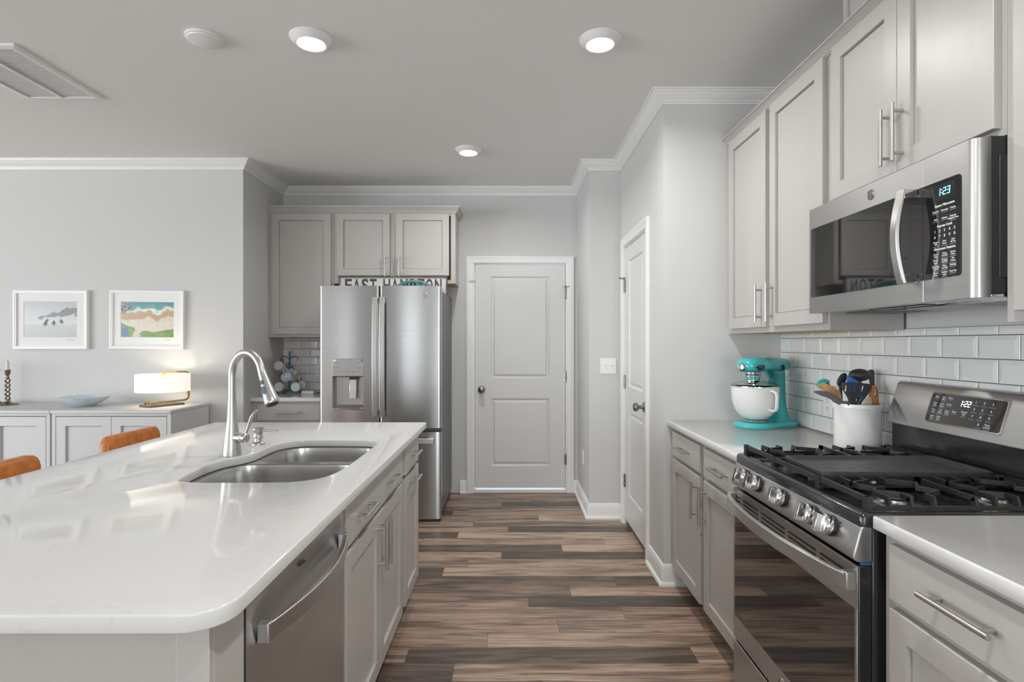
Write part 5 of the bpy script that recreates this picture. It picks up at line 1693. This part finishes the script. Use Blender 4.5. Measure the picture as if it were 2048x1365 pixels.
# ------------------------------------------------------------------ outlets and switches
def outlet(tf, u, v, label, cat='outlet', w=.070, h=.114):
    org = tf(u, v, .001)
    r = thing('electrical_outlet', label, cat, org)
    mb = MB(tf); mb.slab(u - w / 2, u + w / 2, v - h / 2, v + h / 2, .0055, .0005, .003)
    mb.build('cover_plate', M['whiteplastic'], r, smooth=0)
    for s in (-1, 1):
        mb = MB(tf)
        mb.plate([(u + a, v + s * .0195 + b) for a, b in rrect(-.0165, .0165, -.014, .014, .009, 4)], .0061, .0085)
        rc = mb.build('receptacle', M['whiteplastic'], r, smooth=30)
        mb = MB(tf)
        y = v + s * .0195
        mb.box(u - .0075, u - .0050, y - .001, y + .008, .0082, .0087); mb.box(u + .0050, u + .0075, y, y + .007, .0082, .0087)
        mb.lathe([(0, .0082), (.0028, .0082), (.0028, .0087), (0, .0087)], (u, y - .008, 0), 10)
        mb.build('slots', M['blackplastic'], rc, smooth=0)
    return r
outlet(faceB(YB - .0103), -1.715, 1.092, 'white outlet on the tiled wall left of the refrigerator')
outlet(lambda u, v, n: (XH - n, u, v), 4.63, .395, 'white outlet low on the short wall right of the back door')
outlet(faceR(XR - .0103), 2.624, 1.053, 'white outlet on the tiles behind the grey tongs')
SF = faceB(YP1)
t = thing('light_switch', 'white double toggle light switch plate left of the pantry door', 'light switch', (.746, YP1, 1.165))
mb = MB(SF); mb.slab(.746 - .060, .746 + .060, 1.165 - .060, 1.165 + .060, .0055, .0005, .003)
mb.build('cover_plate', M['whiteplastic'], t, smooth=0)
for s in (-1, 1):
    mb = MB(SF); u = .746 + s * .023
    mb.box(u - .006, u + .006, 1.165 - .0125, 1.165 + .0125, .0061, .0075); mb.hexa([(u - .0045, 1.161, .0075), (u + .0045, 1.161, .0075), (u + .0045, 1.170, .0075), (u - .0045, 1.170, .0075), (u - .0035, 1.170, .019), (u + .0035, 1.170, .019), (u + .0035, 1.175, .019), (u - .0035, 1.175, .019)])
    mb.build('toggle', M['whiteplastic'], t, smooth=0)
    mb = MB(SF)
    for dv in (-.030, .030): mb.lathe([(0, .006), (.003, .006), (.0028, .0068), (0, .007)], (u, 1.165 + dv, 0), 10)
    mb.build('screw', M['chrome'], t)

# ------------------------------------------------------------------ mug tree in the back corner
tx, ty = -1.905, 4.82
t = thing('mug_tree', 'teal metal mug tree in the back corner of the counter', 'mug tree', (tx, ty, .9145))
mb = MB()
mb.tube([(tx, ty, .93), (tx, ty, 1.10), (tx, ty, 1.21), (tx, ty, 1.225)], [.0075, .0065, .0065, .008], 12)
mb.build('stem', M['patina'], t)
mb = MB(); mb.lathe([(.004, 1.2255), (.008, 1.232), (.0085, 1.25), (.006, 1.268), (.003, 1.276), (0, 1.277)], (tx, ty, 0), 16)
mb.build('finial', M['patina'], t)
for a in (20, 140, 260):
    mb = MB(); ca, sa = math.cos(R(a)), math.sin(R(a))
    mb.tube([(tx + q * ca, ty + q * sa, .9145 + z) for q, z in ((0, .020), (.03, .022), (.06, .014), (.085, .006), (.095, .006), (.10, .012))], [.006, .006, .006, .0055, .0055, .005], 10)
    mb.build('foot', M['patina'], t)
HK = [((-.078, 1.228, 1), -1), ((.078, 1.228, 1), 1)]
for s in (-1, 1):
    mb = MB()
    mb.tube([(tx + s * q, ty - .004, z) for q, z in ((.004, 1.200), (.022, 1.222), (.045, 1.228), (.066, 1.222), (.076, 1.205), (.070, 1.192), (.058, 1.196))], .0028, 8)
    mb.build('hook', M['wire'], t)
for ang, z in ((235, 1.12), (315, 1.12), (205, 1.065), (335, 1.065), (270, 1.15)):
    ca, sa = math.cos(R(ang)), math.sin(R(ang))
    mb = MB()
    mb.tube([(tx + q * ca, ty + q * sa, z + h) for q, h in ((.006, 0), (.03, .022), (.055, .024), (.072, .010), (.078, -.004))], .0028, 8)
    mb.build('hook', M['wire'], t)
def mug(loc, m_out, m_in, rot, label, handle_m=None, r=.040, h=.085):
    """rot: euler turning the mug's upright axis"""
    o = thing('coffee_mug', label, 'mug', loc, group='mugs on the mug tree')
    o.rotation_euler = rot
    mb = MB()
    mb.lathe([(0, -h / 2), (r * .72, -h / 2), (r * .86, -h / 2 + .006), (r * .98, -h / 4), (r, h * .3), (r * .98, h / 2 - .002), (r * .955, h / 2), (r * .93, h / 2 - .003), (r * .93, 0)], seg=32)
    mb.bm.faces.ensure_lookup_table()
    mb.build('cup', m_out, o, local=True, smooth=50)
    mb = MB(); mb.lathe([(r * .925, h / 2 - .004), (r * .92, 0), (r * .85, -h / 2 + .012), (r * .5, -h / 2 + .007), (0, -h / 2 + .007)], seg=32)
    mb.build('glaze', m_in, o, local=True, smooth=50)
    mb = MB(); mb.tube([(r * .93, 0, h * .30), (r * 1.30, 0, h * .34), (r * 1.62, 0, h * .16), (r * 1.62, 0, -h * .10), (r * 1.35, 0, -h * .26), (r * .90, 0, -h * .30)], .0048, 10, flat=(1.3, .8))
    mb.build('handle', handle_m or m_out, o, local=True, smooth=60)
    return o
def MP(x, y, Y): return at(530 + x / 6.823, 660 + y / 6.823, Y)
# a mug hung by its handle: opening (local z) turned to the room, handle (local x) upwards
def hang(facing, up=90, tilt=0):
    z = Vector((math.cos(R(facing)) * math.cos(R(tilt)), math.sin(R(facing)) * math.cos(R(tilt)), math.sin(R(tilt))))
    x = Vector((0, 0, 1)) - z * z.z
    x.normalize()
    y = z.cross(x)
    return Matrix((x, y, z)).transposed().to_euler()
mug(MP(217, 503, 4.765), M['ceramic'], M['greypattern'], hang(262, tilt=14), 'white mug hanging at the upper left of the mug tree, open end out', M['mugwood'])
mug(MP(312, 640, 4.715), M['bluepattern'], M['ceramic'], hang(165, tilt=-22), 'blue flower patterned mug at the middle of the mug tree', M['bluepattern'])
mug(MP(392, 590, 4.80), M['greypattern'], M['ceramic'], hang(350, tilt=-20), 'grey flecked mug behind the blue patterned mug', M['greypattern'], .036, .08)
mug(MP(218, 782, 4.775), M['ceramic'], M['paleglaze'], hang(264, tilt=6), 'white mug hanging at the lower left of the mug tree', M['mugwood'])
mug(MP(435, 782, 4.775), M['ceramic'], M['paleglaze'], hang(272, tilt=6), 'white mug hanging at the lower right of the mug tree', M['mugwood'])
mug(MP(492, 752, 4.875), M['lilacpattern'], M['ceramic'], hang(300, tilt=4), 'lilac dotted mug half hidden behind the lower right white mug', M['lilacpattern'], .037, .08)
# small white charger pack and dark cable by the fridge
mb = MB(lambda a, b, c: (-1.70 + a * .98 + b * .17, 4.70 - a * .17 + b * .98, .9145 + c))
mb.box(-.055, .055, -.018, .018, 0, .026)
o = tag(mb.build('charger_pack', M['whiteplastic'], bevel=.004), 'small white plastic pack lying on the counter beside the refrigerator', 'charger')
mb = MB(); mb.tube([(-1.640, 4.705, .9195), (-1.615, 4.70, .924), (-1.585, 4.68, .930), (-1.560, 4.67, .936), (-1.545, 4.665, .928), (-1.53, 4.67, .9185), (-1.50, 4.69, .9185)], .0045, 8)
tag(mb.build('power_cable', M['blackplastic'], smooth=60), 'dark cable running from the white pack towards the refrigerator', 'cable')

# ------------------------------------------------------------------ living side: sideboards and what stands on them
def sideboard(x0, x1, label):
    y0, y1 = 3.750, 4.235
    o = thing('sideboard', label, 'sideboard', ((x0 + x1) / 2, (y0 + y1) / 2, 0))
    mb = MB()
    mb.box(x0 + .004, x0 + .030, y0 + .012, y1, .0005, .868); mb.box(x1 - .030, x1 - .004, y0 + .012, y1, .0005, .868)
    mb.box(x0 + .030, x1 - .030, y1 - .012, y1, .08, .868); mb.box(x0 + .030, x1 - .030, y0 + .02, y1 - .012, .08, .10); mb.box(x0 + .030, x1 - .030, y0 + .04, y0 + .058, .0005, .0795)
    mb.box(x0 + .030, x1 - .030, y0 + .012, y1 - .012, .850, .868)
    mb.build('body', M['white_furniture'], o, bevel=.0015)
    mb = MB(); mb.box(x0, x1, y0, y1 + .012, .8685, .890)
    mb.build('top', M['white_furniture'], o, bevel=.003)
    F = faceB(y0 + .034)
    xm = (x0 + x1) / 2
    for u0, u1 in ((x0 + .033, xm - .001), (xm + .001, x1 - .033)):
        mb = MB(F); mb.shaker(u0, u1, .104, .846, t=.021, st=.062, rec=.012, sl=.004)
        mb.build('door', M['white_furniture'], o, smooth=0)
    return o
sideboard(-3.090, -2.281, 'white sideboard with the lamp and glass bowl on it')
sideboard(-3.902, -3.093, 'white sideboard cut by the left edge, with the brass candlestick')
# table lamp (local: y towards the loop at the back)
lx, ly = -2.504, 4.030
t = thing('table_lamp', 'lit table lamp with a white drum shade on a gold loop frame', 'lamp', (lx, ly, .8905), R(-28))
mb = MB(); mb.box(-.066, .066, -.128, .118, 0, .0155)
mb.build('base', M['darkgrey'], t, bevel=.002, local=True)
mb = MB()
yb, zt_, zb_, q = .186, .2385, .0275, .034
path = [(0, -.075, zb_), (0, .05, zb_)] + [(0, yb - q + q * math.sin(R(a)), zb_ + q - q * math.cos(R(a))) for a in range(0, 91, 15)] + [(0, yb - q + q * math.cos(R(a)), zt_ - q + q * math.sin(R(a))) for a in range(0, 91, 15)] + [(0, .06, zt_), (0, -.012, zt_)]
mb.tube(path, .0095, 4, flat=(1.3, .9))
mb.box(-.020, .020, -.095, -.055, .0157, .0345); mb.box(-.010, .010, -.010, .010, .2265, .238)
mb.build('frame', M['brass'], t, smooth=30, local=True)
mb = MB(); mb.lathe([(0, .0157), (.009, .0157), (.009, .026), (.012, .030), (0, .031)], (-.035, -.105, 0), 16)
mb.build('switch', M['brass'], t, local=True)
mb = MB(); mb.lathe([(.1720, .104), (.1720, .2265), (.1705, .2265), (.1705, .104)], (0, 0, 0), 56)
mb.build('shade', M['shade'], t, smooth=50, local=True)
mb = MB()
for a in (0, 120, 240): mb.tube([(0, 0, .2215), (.1702 * math.cos(R(a)), .1702 * math.sin(R(a)), .2215)], .0018, 6)
mb.cyl((0, 0, .18), (0, 0, .2262), .012, 12)
mb.build('bulb_holder', M['brass'], t, local=True)
pl = bpy.data.lights.new('lamp_bulb', 'POINT'); pl.energy = 1.3; pl.color = (1, .86, .68); pl.shadow_soft_size = .03
po = bpy.data.objects.new('lamp_bulb', pl); COL.objects.link(po); po.location = (lx, ly, 1.035)
# glass bowl
mb = MB(); mb.lathe([(0, .0), (.055, .0), (.060, .004), (.095, .022), (.125, .044), (.146, .064), (.149, .068), (.145, .069), (.121, .049), (.092, .028), (.058, .010), (0, .007)], (-3.045, 4.0, .8905), 96, rib=(32, .018))
tag(mb.build('glass_bowl', M['glass_blue'], smooth=30), 'pale blue ribbed glass bowl on the white sideboard', 'bowl')
# candlesticks
def candlestick(x, y, label):
    o = thing('candlestick', label, 'candlestick', (x, y, .8905))
    mb = MB(); mb.lathe([(0, 0), (.064, 0), (.065, .004), (.050, .009), (.028, .014), (.016, .024), (.012, .036), (.014, .044), (0, .044)], (x, y, .8905), 32)
    mb.build('base', M['oldbrass'], o, smooth=50)
    mb = MB()
    for ph in (0, PI):
        mb.tube([(x + .0125 * math.cos(ph + 2 * PI * 2.5 * k / 60), y + .0125 * math.sin(ph + 2 * PI * 2.5 * k / 60), .8905 + .040 + .160 * k / 60) for k in range(61)], .0052, 8)
    mb.build('twisted_stem', M['oldbrass'], o, smooth=60)
    mb = MB(); mb.lathe([(0, .198), (.010, .198), (.008, .208), (.010, .216), (.0165, .226), (.0165, .246), (.019, .250), (.024, .252), (.024, .255), (.0125, .2555), (0, .2555)], (x, y, .8905), 24)
    mb.build('cup', M['oldbrass'], o, smooth=50)
    mb = MB(); mb.lathe([(0, .256), (.0115, .256), (.0115, .300), (.0095, .318), (.004, .322), (0, .322)], (x, y, .8905), 20)
    c_ = mb.build('candle', M['candle'], o, smooth=50)
    mb = MB(); mb.tube([(x, y, 1.2126), (x + .001, y, 1.222)], .0009, 6)
    mb.build('wick', M['blackplastic'], c_)
candlestick(-3.672, 4.085, 'twisted brass candlestick standing left of the glass bowl')
candlestick(-3.806, 4.145, 'brass candlestick at the left picture edge, only its foot showing')
# framed photographs
def frame(x0, x1, z0, z1, ix0, ix1, iz0, iz1, art, label, marks, tilt=0.0):
    yf = YL - .030
    o = thing('framed_photo', label, 'picture', ((x0 + x1) / 2, YL - .001, (z0 + z1) / 2))
    tf = lambda a, b, c: (a, b, c)
    mb = MB(); w = .024
    def q(d, y): return [(x0 + d, y, z0 + d), (x1 - d, y, z0 + d), (x1 - d, y, z1 - d), (x0 + d, y, z1 - d)]
    mb.loft([q(0, YL - .001), q(0, yf + .002), q(.002, yf), q(.012, yf), q(.014, yf + .002), q(.022, yf + .003), q(w, yf + .012), q(w, yf + .022)], cap0=True, cap1=False)
    mb.build('frame', M['frame_white'], o, smooth=20)
    mb = MB(); y = yf + .014
    def r(a0, a1, b0, b1, yy): return [(a0, yy, b0), (a1, yy, b0), (a1, yy, b1), (a0, yy, b1)]
    mb.loft([r(x0 + w, x1 - w, z0 + w, z1 - w, y), r(ix0, ix1, iz0, iz1, y), r(ix0 + .002, ix1 - .002, iz0 + .002, iz1 - .002, y + .002)], cap0=False, cap1=False)
    for k in range(6):   # pencil signature below the print
        xa = ix1 - .075 + k * .010
        mb.box(xa, xa + .009, y - .0004, y - .0001, iz0 - .020 + .003 * math.sin(k * 2.1), iz0 - .0188 + .003 * math.sin(k * 2.1 + 1), mi=1)
    mb.build('mat', [M['mat_board'], M['letter_grey']], o, smooth=0)
    mb = MB(); mb.box(ix0 + .001, ix1 - .001, y + .0022, y + .0035, iz0 + .001, iz1 - .001)
    for poly, mi in marks:
        mb.plate([(0, 0)] * 0 or [], 0, 0) if False else None
        vs = [mb.v((ix0 + u * (ix1 - ix0), y + .0018 - (.0004 if mi == 1 else 0), iz0 + v * (iz1 - iz0))) for u, v in poly]
        mb.f(vs, mi)
    mb.build('print', art, o, smooth=0)
    o.rotation_euler = (0, tilt, 0)
    return o
def bird(u, v, s, lean=0):
    body = [(u + a * s + lean * b * s, v + b * s * 1.45) for a, b in ((-.3, -1), (.3, -1), (.45, -.2), (.95, -.55), (1.0, -.4), (.45, .45), (.22, .6), (.3, .85), (.05, 1.05), (-.2, .85), (-.18, .6), (-.42, .45), (-1.0, -.35), (-.92, -.5), (-.45, -.2))]
    return body
Z = lambda v: [v]
frame(-3.770, -3.208, 1.296, 1.741, -3.698, -3.292, 1.385, 1.657, [M['art_sand'], M['letter_grey']], 'framed black and white beach print with three small penguins, left of the pair',
      [(bird(.405, .39, .05, .1), 1), (bird(.435, .475, .036, .3), 1), (bird(.56, .405, .05), 1), (bird(.70, .445, .046, -.2), 1)])
frame(-3.040, -2.478, 1.296, 1.741, -2.962, -2.558, 1.385, 1.655, [M['art_beach'], M['roof'], M['lawn'], M['rock']], 'framed aerial print of a crowded beach, green lawns and sea, above the lamp',
      [([(.365, 0), (.999, 0), (.999, .235), (.8, .20), (.62, .14), (.46, .185), (.40, .17), (.36, .11)], 2), ([(.001, .0), (.2, .0), (.275, .20), (.25, .27), (.11, .33), (.001, .42)], 2), ([(.03, .0), (.15, .0), (.115, .255), (.01, .265)], 1),
       ([(.001, .999), (.19, .999), (.21, .86), (.17, .72), (.12, .74), (.06, .66), (.001, .64)], 3)], R(.5))

# ------------------------------------------------------------------ counter stools
def stool(yc, label):
    xb = -1.85
    o = thing('counter_stool', label, 'stool', (-1.66, yc, 0), group='leather counter stools along the island')
    mb = MB()
    rings = []
    pr = rrect(yc - .19, yc + .19, .655, .905, [.040, .040, .02, .02], 6)
    cy_, cz_ = yc, .80
    for d, x in ((.012, xb - .052), (.003, xb - .048), (0, xb - .040), (0, xb - .012), (.004, xb - .004), (.016, xb)):
        rings.append([(x, a + (d if a < cy_ else -d), b + (d if b < cz_ else -d)) for a, b in pr])
    mb.loft(rings)
    bk = mb.build('backrest', M['leather'], o, smooth=60)
    mb = MB(); mb.tube([(xb - .006, yc - .186, .70), (xb - .0055, yc - .187, .86), (xb - .006, yc - .172, .892), (xb - .007, yc - .150, .902), (xb - .0075, yc + .150, .902), (xb - .006, yc + .172, .892), (xb - .0055, yc + .187, .86), (xb - .006, yc + .186, .70)], .0026, 8)
    mb.tube([(xb + .0005, yc, .67), (xb + .0008, yc, .89), (xb - .006, yc, .9035)], .0016, 6)
    mb.build('piping', M['leather'], bk, smooth=60)
    mb = MB(); q = lambda d, z: [(x, y, z) for x, y in rrect(-1.845 + d, -1.455 - d, yc - .195 + d, yc + .195 - d, .05, 6)]
    mb.loft([q(.02, .600), q(0, .612), q(0, .640), q(.006, .652), q(.03, .660)])
    mb.build('seat', M['leather'], o, smooth=60)
    for x, y in ((-1.83, -1), (-1.83, 1), (-1.47, -1), (-1.47, 1)):
        mb = MB(); mb.tube([(x, yc + y * .165, .6), (x + (-.03 if x < -1.6 else .03), yc + y * .195, .0006)], [.012, .010], 10)
        mb.build('leg', M['blackmetal'], o)
    mb = MB(); mb.tube([(-1.462, yc - .178, .23), (-1.462, yc + .178, .23)], .009, 10)
    mb.build('footrest', M['blackmetal'], o)
    mb = MB()
    for y in (-1, 1): mb.tube([(-1.846, yc + y * .15, .61), (-1.878, yc + y * .15, .64), (-1.882, yc + y * .15, .70)], .009, 8)
    mb.build('back_bracket', M['blackmetal'], o)
    return o
stool(2.770, 'cognac leather counter stool, the one nearer the lamp, its back above the island edge')
stool(2.020, 'cognac leather counter stool cut by the left edge, its back above the island edge')

# ------------------------------------------------------------------ ceiling fixtures
def downlight(x, y, label):
    o = thing('ceiling_light', label, 'ceiling light', (x, y, CEIL - .03), group='recessed ceiling lights')
    mb = MB(); mb.lathe([(.0645, CEIL - .0285), (.068, CEIL - .030), (.072, CEIL - .028), (.090, CEIL - .008), (.095, CEIL - .003), (.095, CEIL - .0005), (.0645, CEIL - .0005)], (x, y, 0), 48)
    mb.build('trim_ring', M['trim'], o, smooth=40)
    mb = MB(); mb.lathe([(0, CEIL - .0292), (.060, CEIL - .0292), (.0643, CEIL - .0278), (.0643, CEIL - .020), (0, CEIL - .020)], (x, y, 0), 40)
    mb.build('lens', M['lens'], o, smooth=40)
for (x, y, _w), lb in zip(LIGHTS, ('lit round ceiling light over the island, beside the smoke detector', 'lit round ceiling light nearest the right hand wall cabinets', 'lit round ceiling light farthest back, in front of the back door',
        'unseen round ceiling light added overhead to brighten the near right hand counter')):
    downlight(x, y, lb)
t = thing('smoke_detector', 'flat round white detector on the ceiling beside the air grille', 'smoke detector', (-1.395, 2.545, CEIL - .025))
mb = MB(); mb.lathe([(.078, CEIL - .0005), (.078, CEIL - .010), (.072, CEIL - .013), (.0, CEIL - .013)], (-1.395, 2.545, 0), 40)
mb.build('base', M['trim'], t, smooth=30)
mb = MB(); mb.lathe([(.0715, CEIL - .0132), (.070, CEIL - .017), (.064, CEIL - .0195), (0, CEIL - .020)], (-1.395, 2.545, 0), 40)
mb.build('cover', M['trim'], t, smooth=30)
vx0, vx1, vy0, vy1 = -2.735, -2.300, 2.590, 3.172
t = thing('air_return_grille', 'white louvred air return grille on the ceiling at the upper left', 'air vent', ((vx0 + vx1) / 2, (vy0 + vy1) / 2, CEIL - .014))
mb = MB()
w = .034
def vq(d, z): return [(vx0 + d, vy0 + d, z), (vx1 - d, vy0 + d, z), (vx1 - d, vy1 - d, z), (vx0 + d, vy1 - d, z)]
mb.loft([vq(0, CEIL - .0005), vq(0, CEIL - .006), vq(.004, CEIL - .010), vq(.020, CEIL - .014), vq(w, CEIL - .014), vq(w, CEIL - .004)], cap0=False, cap1=False)
xm = (vx0 + vx1) / 2
mb.box(xm - .008, xm + .008, vy0 + w, vy1 - w, CEIL - .0155, CEIL - .005)
mb.build('frame', M['trim'], t, smooth=0)
mb = MB()
n = 36
for k in range(n):
    y = vy0 + w + (vy1 - vy0 - 2 * w) * (k + .5) / n
    mb.hexa([(vx0 + w, y - .001, CEIL - .004), (vx0 + w, y + .0005, CEIL - .004), (vx0 + w, y - .0045, CEIL - .012), (vx0 + w, y - .006, CEIL - .012), (vx1 - w, y - .001, CEIL - .004), (vx1 - w, y + .0005, CEIL - .004), (vx1 - w, y - .0045, CEIL - .012), (vx1 - w, y - .006, CEIL - .012)])
mb.build('louvres', M['trim'], t, smooth=0)
mb = MB(); mb.box(vx0 + .02, vx1 - .02, vy0 + .02, vy1 - .02, CEIL - .0035, CEIL - .001)
mb.build('filter', M['grille_dark'], t, smooth=0)
